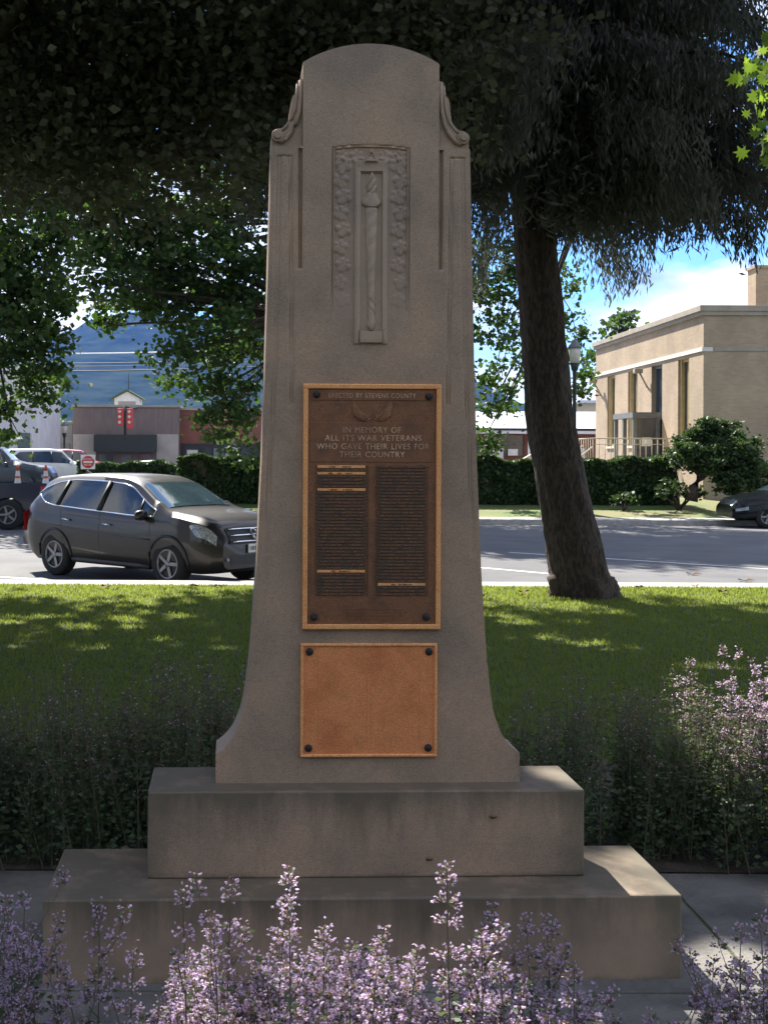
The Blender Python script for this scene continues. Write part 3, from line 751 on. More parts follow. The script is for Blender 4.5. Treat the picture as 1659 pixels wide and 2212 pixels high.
    CXP = [900, 1040, 1110, 1200, 1240, 1270, 1300, 1330, 1400, 1440, 1500, 1560, 1600, 1659, 1800]; CYP = [520, 560, 575, 570, 545, 535, 560, 600, 585, 600, 568, 515, 540, 560, 520]
    zc = np.array([at(x, y, D).z for x, y in zip(CXP, CYP)]); xc = np.array([at(x, 500, D).x for x in CXP])
    low = np.interp(Ps[:, 0], xc, zc) + rng.normal(0, .06, len(Ps)) + 0.09*np.sin(Ps[:, 0]*23) - 0.05
    keep = ~in_gap(Ps, GAPS) & (Ps[:, 2] > low)
    V, Fq = leaf_geo(Ps[keep], Ls[keep], Ws[keep], As[keep], Bs[keep])
    # inner dense foliage so that the crown closes
    inner = [((trunk_x(zz)+random.uniform(-.3,.3) + rx, D+ry, zz), rr) for zz in np.arange(5.3, 16, 0.95) for rx, ry, rr in ((0, 0.2, 1.5 if zz < 11 else 0.9), (1.7 if zz < 11 else .6, 0.3, 1.3 if zz < 12 else .6), (-1.5 if zz < 11 else -.6, 0.3, 1.1 if zz < 12 else .6))]
    V2, F2 = crown_from_blobs(inner, 260, 0.17, 0.8, 0.5, aspect=0.22)
    q2 = V2.reshape(-1, 4, 3)[:, 0]; lw = np.interp(q2[:, 0], xc, zc) + .25; k2 = q2[:, 2] > lw; V2 = V2.reshape(-1, 4, 3)[k2].reshape(-1, 3); F2 = np.arange(len(V2)).reshape(-1, 4)
    V = np.concatenate([V, V2]) - np.array(base); Fq = np.concatenate([Fq, F2+4*keep.sum()])
    link('crown', np_mesh('crown', V, Fq), MT['needle'], root)
    bough.build('boughs', MT['bark'], root)

# where sunlight reaches the ground and the flowers through the crowns
GAPS += [((0.22, 2.6, 0.45), 0.56), ((0.52, 2.5, 0.40), 0.42), ((0.75, 2.2, 0.35), 0.2), ((2.12, 4.75, 0.65), 0.52), ((1.85, 3.35, 0.0), 0.50), ((1.60, 3.7, 0.1), 0.3), ((1.26, 3.83, 0.26), 0.24),
         ((0.0, 3.95, 2.1), 0.32), ((0.0, 3.95, 2.65), 0.3), ((0.0, 3.95, 1.5), 0.2), ((3.15, 7.6, 3.9), 0.55), ((0.9, 2.3, 0.4), 0.1)]
for (gx, gy) in ((-1.0, 10.6), (-0.5, 11.4), (-2.1, 12.2), (-2.9, 12.9), (-1.2, 13.2), (3.0, 11.0), (2.4, 12.6), (4.3, 12.9), (-3.6, 11.5), (3.9, 9.6)):
    for _ in range(5): GAPS.append(((gx+random.gauss(0, .34), gy+random.gauss(0, .22), 0), random.uniform(.09, .19)))
conifer()

# the spreading tree whose trunk stands just outside the left edge
bl = []
for k in range(64):
    a = random.uniform(0, 2*math.pi); r = 5.2*math.sqrt(random.random()); z = random.uniform(5.7, 12.5)
    q = 1-0.35*max(0, (z-8.5)/4)
    bl.append(((-3.4+r*math.cos(a)*q*1.05, 13.4+r*math.sin(a)*q, z), random.uniform(1.0, 1.5)))
for (x, y, r) in ((60, 290, 1.0), (180, 300, 0.9), (300, 300, 1.0), (420, 250, 1.0), (540, 240, 0.9), (100, 150, 1.1), (250, 140, 1.1), (400, 120, 1.1), (560, 110, 1.0), (650, 60, 1.1), (30, 60, 1.1), (700, 150, .8), (780, 40, 1.0), (620, 200, .9), (690, 230, .8), (780, 130, 1), (870, 60, 1), (940, 120, 1), (480, 320, .7), (600, 320, .7), (100, 360, .8), (0, 380, .8), (250, 350, .7), (880, 180, .9), (40, 180, 1.1), (350, 210, 1.1)):
    for _ in range(2):
        p = at(x+random.uniform(-25, 25), y+random.uniform(-20, 20), 13.5+random.uniform(-2.5, 2.5)); bl.append((tuple(p), r))
tree('shade_tree', 'dense dark tree filling the top left corner, its trunk outside the frame', bl,
     [(-4.1, 13.6, lawn_z(13.6)-0.05), (-4.0, 13.6, 2.2), (-3.8, 13.6, 5), (-3.6, 13.6, 8), (-3.5, 13.6, 11)], [0.34, 0.26, 0.22, 0.16, 0.06], MT['leafdark'], MT['bark2'], per_m3=230, size=0.095, clump=0.5)
# its upper crown and that of its neighbours, above the frame, which shade the lawn
bl = []
for k in range(120):
    z = random.uniform(9.8, 13.5); x = random.uniform(-13, 7.5); y = random.uniform(12.0, 15 + 0.856*z - 2.0)
    bl.append(((x, y, z), random.uniform(1.2, 1.8)))
tree('unseen_tall_tree', 'tall tree left of the frame whose high crown shades the lawn, outside the frame', bl, [(-9.5, 16, -0.2), (-9.4, 16, 5), (-8, 16, 9), (-5, 17, 12)], [0.5, 0.4, 0.3, 0.1], MT['leafdark'], MT['bark2'], per_m3=34, size=0.32, clump=0.8)
bl = [((random.uniform(6.3, 13), random.uniform(4, 13.5), random.uniform(4.5, 12)), random.uniform(1.2, 1.8)) for _ in range(60)]  # unseen tree added on the right to deepen the shade on the lawn
bl = [b_ for b_ in bl if b_[0][0]-b_[1] > 0.44*b_[0][1]+0.2]
tree('unseen_tall_tree', 'tall unseen tree added right of the frame to cut sky light on the lawn', bl, [(8.6, 8, -0.1), (8.6, 8, 4), (8.8, 8.2, 8), (9, 8.5, 11)], [0.4, 0.3, 0.2, 0.1], MT['leafdark'], MT['bark2'], per_m3=16, size=0.3, clump=0.8)
bl = [((random.uniform(-14, -5), random.uniform(1, 14), random.uniform(3.5, 11)), random.uniform(1.2, 1.8)) for _ in range(70)]  # another unseen tree added on the left, cutting sky light over the lawn
bl = [b_ for b_ in bl if b_[0][0]+b_[1] < -0.24*b_[0][1]-0.6]
tree('unseen_tall_tree', 'low branched unseen tree added left of the frame to cut sky light on the lawn', bl, [(-10.5, 7, -0.1), (-10.4, 7, 4), (-10, 7.2, 8), (-10, 7.5, 11)], [0.4, 0.3, 0.2, 0.1], MT['leafdark'], MT['bark2'], per_m3=14, size=0.3, clump=0.8)
# an unseen tree added left of the viewer for shade: its broad crown roofs over the memorial from the sun's side
bl = []
for k in range(62):
    x = random.uniform(-8, 3.5); y = random.uniform(5.6, 11.0); z = random.uniform(7.3, 11.0)
    bl.append(((x, y, z), random.uniform(1.1, 1.5)))
tree('added_shade_tree', 'unseen broad tree added left of the viewer to shade the memorial, outside the frame', bl,
     [(-7.2, 5.0, -0.05), (-7.0, 5.0, 3), (-5.5, 5.5, 6), (-3.5, 6, 9)], [0.5, 0.38, 0.3, 0.1], MT['leafdark'], MT['bark2'], per_m3=44, size=0.20, clump=0.6)
# unseen trees added behind the viewer to block low sky light
for X, lab in ((-14, 'leftmost of three unseen trees added behind the viewer to block sky light'), (0, 'middle one of three unseen trees added behind the viewer to block sky light'), (14, 'rightmost of three unseen trees added behind the viewer to block sky light')):
    bl = [((X+random.uniform(-6.5, 6.5), -13+random.uniform(-3, 3), random.uniform(1.5, 9.5)), random.uniform(1.4, 2.2)) for _ in range(30)]
    tree('added_shade_tree', lab, bl, [(X, -13, -0.1), (X, -13, 4), (X, -13, 8)], [0.4, 0.3, 0.1], MT['leafdark'], MT['bark2'], per_m3=6, size=0.5, clump=1.0, gaps=False)

# street trees beyond the road
def PB(lst, d, jd=1.6):
    out = []
    for x, y, r in lst:
        dd = d + random.uniform(-jd, jd); out.append((tuple(at(x, y, dd)), r/F_*dd))
    return out
bl = PB([(20,430,100),(110,470,70),(40,560,90),(120,600,55),(20,650,90),(100,690,40),(40,760,70),(110,790,30),(100,860,38),(60,840,45),(20,880,50),(30,940,36),(-40,500,120),(-60,700,120),(-50,880,80),(140,420,60),(60,390,80),(150,520,45),(90,530,70),(60,740,60),(20,820,60),(120,740,35),(0,620,80),(90,400,90),(160,440,50),(100,620,50),(130,660,30),(50,600,70),(90,700,36),(30,700,70),(110,830,30),(70,780,50)], 34)
tree('street_tree', 'leafy street tree at the left edge in front of the white wall', bl, [at(-60, 1110, 35.8), at(-58, 900, 35.5), at(-50, 650, 35), at(-40, 420, 35)], [0.3, 0.22, 0.16, 0.06], MT['leaf'], MT['bark2'], per_m3=100, size=0.21, clump=0.45, gaps=False, group='street trees across the road')
bl = PB([(260,420,60),(300,560,55),(270,620,45),(340,640,50),(360,500,70),(430,420,80),(420,560,80),(430,650,60),(390,720,42),(350,770,30),(470,740,60),(500,820,50),(455,850,32),(520,900,45),(500,950,38),(560,970,50),(540,560,110),(560,720,90),(600,400,120),(700,560,130),(850,520,140),(720,800,100),(860,760,110),(230,660,30),(250,690,22),(960,640,100),(700,380,120),(330,430,60),(60,330,90),(180,340,80),(300,330,80),(420,340,80),(560,300,90),(260,520,60),(480,480,90),(480,600,80),(310,480,60),(360,600,60),(440,740,55),(530,880,60),(400,690,40),(170,440,70),(240,400,80),(240,560,60),(280,590,50),(200,610,28),(150,640,20),(230,700,18),(370,820,26),(440,900,26),(480,940,30),(400,780,40),(260,440,80),(180,400,70),(320,520,70),(240,500,40),(300,600,60),(380,560,80),(440,640,70),(500,700,80),(530,800,60)] + [(random.uniform(480,1000), random.uniform(-120,330), 120) for _ in range(26)] + [(180,480,45),(120,520,50),(230,560,40),(320,660,36),(300,520,50),(380,640,50),(420,480,60),(340,590,50),(270,650,30),(150,560,50),(80,500,50),(200,520,50),(250,600,50),(300,640,44),(360,680,40),(110,640,36),(420,720,50),(470,780,50),(350,600,60),(290,560,50),(440,830,34),(500,880,44)], 38)
tree('street_tree', 'large leafy street tree behind the memorial reaching left over the road', bl, [at(745, 1095, 38), at(745, 900, 38), at(720, 700, 38), at(700, 480, 38)], [0.34, 0.26, 0.2, 0.07], MT['leaf'], MT['bark2'], per_m3=85, size=0.21, clump=0.46, gaps=False, group='street trees across the road')
bl = PB([(1080,560,50),(1070,640,50),(1095,720,50),(1070,800,45),(1110,850,30),(1060,880,35),(1050,940,26),(1060,965,20),(1210,590,36),(1235,625,26),(1225,690,22),(1250,720,16),(1230,770,20),(1265,810,16),(1250,850,16),(1120,640,60),(1140,520,70),(1000,700,60),(1150,780,40),(1060,600,60),(1090,680,60),(1060,740,50),(1100,790,44),(1060,840,40),(1085,890,34),(1100,560,60),(1130,720,50),(1060,540,50)] + [(random.uniform(1000,1420), random.uniform(-150,330), 120) for _ in range(34)], 39.5)
tree('street_tree', 'slimmer street tree behind the conifer trunk', bl, [at(1185, 1085, 39), at(1180, 900, 39), at(1165, 700, 39.3), at(1150, 540, 39.5)], [0.2, 0.16, 0.12, 0.05], MT['leaf'], MT['bark2'], per_m3=80, size=0.18, clump=0.36, gaps=False, group='street trees across the road')
# more street trees outside the right edge and beyond, whose shade lies on the road
for i, (X, Yd, lab) in enumerate(((9.5, 37.5, None),)):
    pass
bl = PB([(1345,740,42),(1310,760,30),(1370,720,26),(1330,700,18),(1350,690,12),(1290,800,30),(1375,770,26)], 84, 2)
tree('distant_tree', 'pointed green tree rising behind the tan brick building', bl, [at(1340, 985, 84), at(1340, 720, 84)], [0.4, 0.1], MT['leaf'], MT['bark2'], per_m3=6, size=0.42, flat=1.25, clump=0.7, gaps=False)
bl = PB([(85,925,9),(105,915,8),(125,912,9),(148,918,8),(110,930,9)], 96, 1)
tree('distant_tree', 'small pale green tree behind the low grey building', bl, [at(118, 985, 96), at(118, 925, 96)], [0.2, 0.06], MT['leafbright'], MT['bark2'], per_m3=25, size=0.22, clump=0.3, gaps=False)

# bright maple twig hanging in at the top right
def maple():
    base = Vector((5.6, 8.2, lawn_z(8.2)-0.04))
    root = empty('maple_tree', base, 0, 'bright green maple branch hanging in at the top right corner', 'tree')
    mb = MB(); mb.tube([(0,0,0), (0.05,0,1.6), (0,0,3.4), (-0.1,0,5.5)], [0.14, 0.11, 0.08, 0.02], 10)
    tips = [(1648, 110), (1630, 170), (1655, 190), (1640, 240), (1668, 280), (1690, 130), (1700, 220), (1670, 330), (1720, 60), (1740, 300), (1760, 180), (1700, 380), (1780, 80), (1800, 260), (1635, 140), (1660, 140)]
    V, Fs = [], []
    star = [(0,-.45),(.10,-.2),(.42,-.30),(.26,-.05),(.50,.12),(.24,.12),(.22,.34),(.10,.22),(0,.55),(-.10,.22),(-.22,.34),(-.24,.12),(-.50,.12),(-.26,-.05),(-.42,-.30),(-.10,-.2)]
    for (x, y) in tips:
        x += 2
        q = at(x, y, 7.6 + random.uniform(-.4, .4)) - base
        s = Vector((0, 0, q.z*0.8)); mb.tube([s, s.lerp(q, .6)+Vector((0,0,.25)), q], [0.02, 0.012, 0.003], 5)
        for _ in range(9):
            c = q + Vector((random.gauss(0, .07), random.gauss(0, .09), random.gauss(0, .07)))
            sc = random.uniform(0.07, 0.12)
            rot = Euler((random.uniform(0.9, 1.9), random.uniform(-.6, .6), random.uniform(-1.2, 1.2))).to_matrix() @ Matrix.Rotation(random.uniform(2.2, 4.1), 3, 'Z')
            i0 = len(V)
            for (a, b) in star: V.append(tuple(c + rot @ Vector((a*sc, b*sc, abs(a)*sc*0.25))))
            Fs.append(list(range(i0, i0+len(star))))
    link('crown', np_mesh('crown', V, np.array(Fs)), MT['leafbright'], root)
    mb.build('trunk', MT['bark2'], root)
maple()

# ------------------------------------------------------------------ hedges, juniper, bush
def leaf_box(name, label, x0, x1, y0, y1, z0, z1, n, size, mat, cat='hedge'):
    c = Vector(((x0+x1)/2, (y0+y1)/2, z0)); root = empty(name, c, 0, label, cat)
    mb = MB(); mb.box(-(x1-x0)/2+.12, (x1-x0)/2-.12, -(y1-y0)/2+.12, (y1-y0)/2-.12, 0, z1-z0-.12)
    mb.build('branches', MT['soil'], root)
    P = np.stack([rng.uniform(x0, x1, n), rng.uniform(y0, y1, n), rng.uniform(z0, z1, n)], -1)
    f = rng.integers(0, 5, n)
    j = np.abs(rng.normal(0, .05, n))
    fr = f <= 2
    P[fr, 1] = y0 + j[fr]; tp = f == 3; P[tp, 2] = z1 - j[tp]; bk = f == 4; P[bk, 1] = y1 - j[bk]
    bump = 0.07*np.sin(P[:, 0]*2.1) + 0.06*np.sin(P[:, 0]*5.3+1) + .04*np.sin(P[:, 2]*7+P[:, 0]*3)
    P[:, 2] += bump*(P[:, 2]-z0)/(z1-z0); P[:, 1] += bump*0.8 + rng.normal(0, .03, n)
    P -= np.array(c); a, b = frames(n, .2); s = size*(.6+.7*rng.random(n))
    V, Fq = leaf_geo(P, s, s*.75, a, b); link('foliage', np_mesh('foliage', V, Fq), mat, root)
zz = 1.6
pL, pR = at(372, 1000, 40), at(1455, 1000, 40)
leaf_box('clipped_hedge', 'long clipped dark hedge across the road in front of the tan building', pL.x+0.2, pR.x, 39.6, 40.9, 0.05, 1.57, 42000, 0.13, MT['hedge'])
pL, pR = at(170, 1000, 52), at(395, 1000, 52)
leaf_box('clipped_hedge', 'low hedge with a pale sunlit top beyond the dark grey parked car', pL.x, pR.x, 51.5, 53, 0.1, 1.28, 8000, 0.16, MT['hedge'])

def juniper():
    D = 38.2
    base = at(1500, 1078, D); base.z = 0.0
    root = empty('juniper', base, 0, 'windswept dark juniper with a bent trunk beside the tan building', 'tree')
    bl = PB([(1470,985,22),(1490,975,22),(1510,965,26),(1550,950,34),(1570,975,34),(1590,1000,34),(1540,970,30),(1590,950,20),(1610,975,24),(1480,975,24),(1500,960,28),(1530,945,34),(1560,935,30),(1580,960,34),(1600,985,34),(1550,985,34),(1520,985,26),(1600,1020,32),(1570,1010,30),(1460,990,16),(1540,960,30),(1580,925,20),(1555,1010,26),(1490,990,22),(1530,925,18),(1580,1030,30),(1610,1040,30),(1640,1000,34),(1560,1040,20)], D, .5)
    bl = [(c, r*1.25) for c, r in bl]; V, Fq = crown_from_blobs(bl, 2200, 0.14, 0.9, 0.2, gaps=False, aspect=.5); link('crown', np_mesh('crown', V-np.array(base), Fq), MT['hedge'], root)
    mb = MB(); P = [at(1492, 1082, D), at(1498, 1052, D), at(1512, 1030, D), at(1530, 1012, D), at(1545, 990, D), at(1560, 965, D)]
    mb.tube([p-base for p in P], [.22, .16, .15, .13, .1, .06], 8)
    mb.tube([at(1512,1028,D)-base, at(1490,1005,D)-base, at(1475,990,D)-base], [.08,.06,.03], 6); mb.build('trunk', MT['bark'], root)
juniper()
def bush(label, lst, D, mat, per=1200, size=.15, name='bush'):
    bl = PB(lst, D, .35); base = Vector((bl[0][0][0], D, -0.05)); root = empty(name, base, 0, label, 'bush')
    V, Fq = crown_from_blobs(bl, per, size, .9, .16, gaps=False, aspect=.6); link('foliage', np_mesh('foliage', V-np.array(base), Fq), mat, root)
    mb = MB()
    for (c, r) in bl: mb.tube([(0, 0, 0), Vector(c)-base], [.05, .015], 5)
    mb.build('branches', MT['bark'], root)
bush('rounded dark bush at the right edge behind the black car', [(1640,1020,32),(1605,1035,28),(1665,1005,34),(1660,1050,34),(1620,1060,24),(1690,1030,40)], 38.6, MT['needle'])
bush('scruffy low bush between the hedge and the juniper trunk', [(1465,1060,20),(1490,1066,16),(1445,1050,18),(1505,1062,12),(1430,1066,14)], 38.4, MT['hedge'])
bush('small low shrub on the grass in front of the hedge', [(1340,1080,9),(1352,1074,7),(1362,1083,7)], 38.0, MT['hedge'])

# ------------------------------------------------------------------ grass blades on the near lawn
def grass():
    n = 170000
    y = 16.28 - (rng.random(n)**1.15)*11.2; hw = y*0.46+0.6; x = rng.uniform(-1, 1, n)*hw + y*0.09
    z = np.interp(y, LY, LZ); h = rng.uniform(0.022, 0.05, n); a = rng.uniform(0, 2*np.pi, n); w = 0.0035 + y*0.00035
    P = np.stack([x, y, z-0.003], -1); sd_ = np.stack([np.cos(a), np.sin(a), 0*a], -1)*w[:, None]
    tip = P + np.stack([rng.normal(0, .013, n), rng.normal(0, .013, n), h], -1)
    V = np.stack([P-sd_, P+sd_, tip], 1).reshape(-1, 3)
    o = link('grass', np_mesh('grass', V, np.arange(3*n).reshape(n, 3)), MT['grass'])
    tag(o, 'short mown green grass of the lawn behind the memorial', 'grass', kind='stuff')
grass()

# a few fallen leaves near the kerb
for k, (x, y, z_) in enumerate(((1380, 1272, None), (1500, 1268, None), (1245, 1277, None), (1560, 1282, None), (1130, 1285, None), (420, 1274, None), (230, 1276, None))):
    d = 1.76*F_/(y-PY); p = at(x, y, d)
    mb = MB(); r_ = random.uniform(.05, .08)
    ring = [(r_*math.cos(a)*(1+.35*math.cos(3*a)), r_*.7*math.sin(a), .02+.02*math.cos(2*a)) for a in np.linspace(0, 2*math.pi, 14)[:-1]]
    for q in range(len(ring)): mb.poly([(0, 0, .012), ring[q], ring[(q+1) % len(ring)]])
    o = mb.build('fallen_leaf', MT['deadleaf']); o.location = (p.x, d, lawn_z(d)+.03); o.rotation_euler.z = random.uniform(0, 6)
    tag(o, 'small brown fallen leaf on the sunlit strip of lawn by the kerb', 'leaf', 'fallen leaves on the lawn')
for x, y, lab in ((1497, 1242, 'dark fallen twig of leaves on the road near the lane line'), (1610, 1256, 'dark fallen leaf in the gutter at the right edge')):
    px_, py_ = on_road(x, y); mb = MB()
    for q in range(3):
        a = q*2.1; mb.poly([(0, 0, .01), (.16*math.cos(a), .1*math.sin(a), .02), (.12*math.cos(a+.9), .09*math.sin(a+.9), .05)])
    o = mb.build('fallen_leaf', MT['deadleaf']); o.location = (px_, py_, -.352); tag(o, lab, 'leaf')

# ------------------------------------------------------------------ catmint
def catmint(label, cx, cy, rx, ry, nst, h0, h1, dens=1.0, z0=0.0, extra=(), fl=.66, lf=1.0):
    """a clump of flowering stems, each with whorls of small two-lipped flowers"""
    root = empty('catmint_plant', (cx, cy, z0), 0, label, 'flowers', 'catmint planted round the memorial')
    LP, LA, LB, LL, LW = [], [], [], [], []        # leaves
    PP, PA, PB_, PL, PW = [], [], [], [], []        # petals
    CP, CA, CB, CL, CW = [], [], [], [], []        # calyces
    stems = MB()
    def add(store, p, a, L_, w):
        b = rng.normal(size=3); b -= b.dot(a)*a; b /= np.linalg.norm(b)
        for s_, v in zip(store, (p, a, b, L_, w)): s_.append(v)
    LS, PS, CS = (LP, LA, LB, LL, LW), (PP, PA, PB_, PL, PW), (CP, CA, CB, CL, CW)
    spots = []
    for _ in range(nst):
        a = random.uniform(0, 2*math.pi); r = math.sqrt(random.random())
        spots.append((r*rx*math.cos(a), r*ry*math.sin(a), random.uniform(h0, h1)*(1-0.22*r*r), None))
    spots += [(e[0]-cx, e[1]-cy, e[2], 1) for e in extra]
    for (x, y, h, special) in spots:
        lean = np.array([random.gauss(0, .11)+x*0.15, random.gauss(0, .11)+y*0.15]) * (0.35 if special else 1)
        p0 = np.array([x-lean[0]*.7, y-lean[1]*.7, 0.0]); p2 = np.array([x, y, h]); 
        p1 = (p0+p2)/2 + np.array([random.gauss(0,.02), random.gauss(0,.02), 0.03])
        crv = lambda t: (1-t)**2*p0 + 2*t*(1-t)*p1 + t*t*p2
        stems.tube([crv(t) for t in (0, .3, .6, .85, 1)], [0.0022, 0.002, 0.0017, 0.0013, 0.0008], 4, cap=False)
        # leaves on the lower stem
        for k in range(int(46*dens*lf)):
            t = random.uniform(0.05, 0.72); p = crv(t); a = rng.normal(size=3); a[2] = abs(a[2])*.25; a /= np.linalg.norm(a)
            s = random.uniform(.016, .036)*(1.15-t*.6); add(LS, p + a*(s*.6 + abs(random.gauss(0, .014 if lf == 1 else .035))), a, s, s*.62)
        # whorls on the main spike and on leaning side sprigs
        def whorls(crv, h, nw, sc, tend):
            t = 1.0; gap = 0.052/h
            for wv in range(nw):
                p = crv(t); size = (0.012 + 0.005*min(wv, 3))*sc*random.uniform(.8, 1.2)
                nf = int((19 + 11*min(wv, 3))*dens*sc*(1 if fl > .3 else .35))
                for k in range(nf):
                    an = random.uniform(0, 2*math.pi); rr = size*random.uniform(.5, 1.2)
                    dirv = np.array([math.cos(an), math.sin(an), random.uniform(-.15, .7)]); dirv /= np.linalg.norm(dirv)
                    q = p + dirv*rr + np.array([0, 0, random.gauss(0, .005 if wv else .010)])
                    add(CS, q - dirv*.003, dirv, .008, .0042)
                    if random.random() < fl:
                        for _ in range(2):
                            d2 = dirv + rng.normal(0, .5, 3); d2 /= np.linalg.norm(d2); add(PS, q + dirv*.005, d2, random.uniform(.006, .0105), random.uniform(.004, .007))
                for k in range(3):
                    a = rng.normal(size=3); a[2] = abs(a[2])*.2; a /= np.linalg.norm(a); add(LS, p + a*.012, a, .017, .009)
                t -= gap*(0.5 if wv == 0 else random.uniform(.75, 1.4))
                if t < tend: break
        whorls(crv, h, random.randint(4, 7) if not special else 6, 1.0, .35)
        for _ in range(random.choice((0, 1, 1, 2)) if not special else 2):
            ts = random.uniform(.45, .78); s0 = crv(ts); L_ = random.uniform(.07, .17); an = random.uniform(0, 2*math.pi); o_ = random.uniform(.35, .8)
            e0 = s0 + np.array([math.cos(an)*o_, math.sin(an)*o_, 1.0])*L_; m0 = (s0+e0)/2 + np.array([math.cos(an), math.sin(an), -.2])*L_*.18
            c2 = (lambda t, s0=s0, m0=m0, e0=e0: (1-t)**2*s0 + 2*t*(1-t)*m0 + t*t*e0)
            stems.tube([c2(t) for t in (0, .35, .7, 1)], [0.0013, 0.0012, 0.001, 0.0007], 4, cap=False)
            whorls(c2, L_*1.2, random.randint(2, 3), .8, .2)
    def mk(name, st, mat):
        P_, A_, B_, L_, W_ = [np.array(s_) for s_ in st]
        V, Fq = leaf_geo(P_, L_, W_, A_, B_); link(name, np_mesh(name, V, Fq), mat, root)
    mk('leaves', LS, MT['catleaf'])
    if fl > .3: mk('petals', PS, MT['petal']); mk('calyces', CS, MT['calyx'])
    else:       # petals thinned out to darken the shaded beds: one mesh of blossoms with both colours
        n1_ = len(PS[0]); P_, A_, B_, L_, W_ = [np.array(list(a)+list(b)) for a, b in zip(PS, CS)]
        V, Fq = leaf_geo(P_, L_, W_, A_, B_); o = link('blossoms', np_mesh('blossoms', V, Fq), [MT['petal'], MT['calyx']], root)
        o.data.polygons.foreach_set('material_index', np.array([0]*n1_ + [1]*(len(P_)-n1_), np.int32)); o.data.update()
    stems.build('stems', MT['catstem'], root)
def fx(x, y, d):
    p = at(x, y, d); return (p.x, p.y, p.z)
catmint('pale purple catmint clump at the bottom edge, left of centre, with three tall spikes', -0.05, 2.72, .20, .26, 44, .30, .48, extra=[fx(395,1930,2.6), fx(500,1915,2.55), fx(625,1888,2.5), fx(460,1990,2.4)])
catmint('bright purple catmint clump at the bottom edge below the lower plaque', 0.17, 2.74, .22, .26, 66, .28, .46, extra=[fx(625,1960,2.35), fx(700,2010,2.5), fx(760,2050,2.45), fx(815,2080,2.3)])
catmint('catmint clump with one tall lone spike rising right of centre', 0.42, 2.72, .17, .26, 44, .26, .44, extra=[fx(965,1880,2.5), fx(1040,2025,2.45), fx(1080,2090,2.4), fx(900,2060,2.4)])
catmint('short shaded catmint clump in front of the right end of the bottom step', 0.86, 2.7, .22, .2, 12, .16, .36, extra=[fx(1240,2090,2.5), fx(1135,1995,2.9), fx(1180,1990,3.0), fx(1060,1985,3.0)])
catmint('shaded catmint clump in front of the left end of the bottom step', -0.22, 2.7, .2, .22, 13, .18, .38, extra=[fx(215,1960,2.8), fx(290,2060,2.6)])
catmint('dark catmint clump at the bottom left corner', -0.58, 2.75, .20, .30, 22, .30, .50, extra=[fx(55,1935,2.9), fx(15,1950,2.8)])
catmint('catmint clump at the bottom right corner beside the sunlit paving', 1.12, 2.55, .22, .34, 40, .30, .50, extra=[fx(1600,2010,2.8), fx(1540,2080,2.7), fx(1640,1990,2.6)])
catmint('purple catmint clump at the bottom edge, under the lone catmint spikes', 0.63, 2.78, .16, .2, 20, .20, .36, extra=[fx(1185,2180,2.3)])
# the beds behind: deep shade on both sides, a sunlit clump at the right edge
for i, (cx, cy, rx, ry, n, h0, h1, lab) in enumerate((
    (-1.25, 4.80, .35, .3, 70, .50, .72, 'shaded catmint clump at the far left edge behind the paving'),
    (-0.78, 4.85, .33, .3, 80, .55, .78, 'shaded catmint clump second from the left edge behind the paving'),
    (-0.35, 4.88, .30, .3, 70, .58, .84, 'tallest shaded catmint clump left of the memorial'),
    (0.0, 5.15, .25, .3, 55, .55, .78, 'shaded catmint clump close against the left side of the memorial'),
    (1.28, 4.98, .28, .3, 60, .50, .76, 'shaded catmint clump close against the right side of the memorial'),
    (1.68, 4.88, .28, .3, 70, .52, .76, 'shaded catmint clump between the memorial and the sunlit purple clump'),
    (2.12, 4.75, .27, .3, 80, .56, .86, 'sunlit purple catmint clump at the right edge of the picture'))):
    catmint(lab, cx, cy, rx, ry, n, h0, h1, .8, z0=0.006, fl=.6 if i == 6 else .06, lf=2.2, extra=[fx(1560,1405,4.9), fx(1490,1430,4.9), fx(1580,1470,4.8), fx(1645,1540,4.8)] if i == 6 else ())

# ------------------------------------------------------------------ vehicles
def make_wheel(parent, x, y, r, w, side, rimr=None):
    """wheel thing part: tyre with rim as its sub-part"""
    rimr = rimr or r*0.64
    mb = MB(); Mt = Matrix.Translation((x, y, r))
    mb.lathe([(rimr, -w/2), (r*0.93, -w/2), (r, -w/2+.03), (r, w/2-.03), (r*0.93, w/2), (rimr, w/2)], 32, 'Y', Mt, cap=False)
    mb.lathe([(rimr, -w/2+.02), (rimr, w/2-.02)], 32, 'Y', Mt, cap=False)
    wh = mb.build('wheel', MT['tyre'], parent)
    yo = side*w/2
    mb = MB(); Mo = Matrix.Translation((x, y+yo, r))
    mb.lathe([(rimr*1.0, -side*.004), (rimr*0.92, side*.004), (rimr*0.9, -side*.03)], 32, 'Y', Mo, cap=False)
    mb.lathe([(0.01, side*.002), (rimr*.22, 0), (rimr*.24, -side*.03)], 20, 'Y', Mo)
    for k in range(5):
        a = 2*math.pi*k/5+.3
        R_ = Mo @ Matrix.Rotation(a, 4, 'Y')
        mb.box(-rimr*.13, rimr*.13, min(-side*.028, -side*.004), max(-side*.028, -side*.004), rimr*.15, rimr*.95, .008, M=R_)
    mb.build('rim', MT['rim'], wh)
    mb = MB(); mb.lathe([(rimr*.98, -side*.035), (0.01, -side*.036)], 24, 'Y', Mo, cap=False); mb.build('hub_well', MT['trimblack'], wh)
    return wh
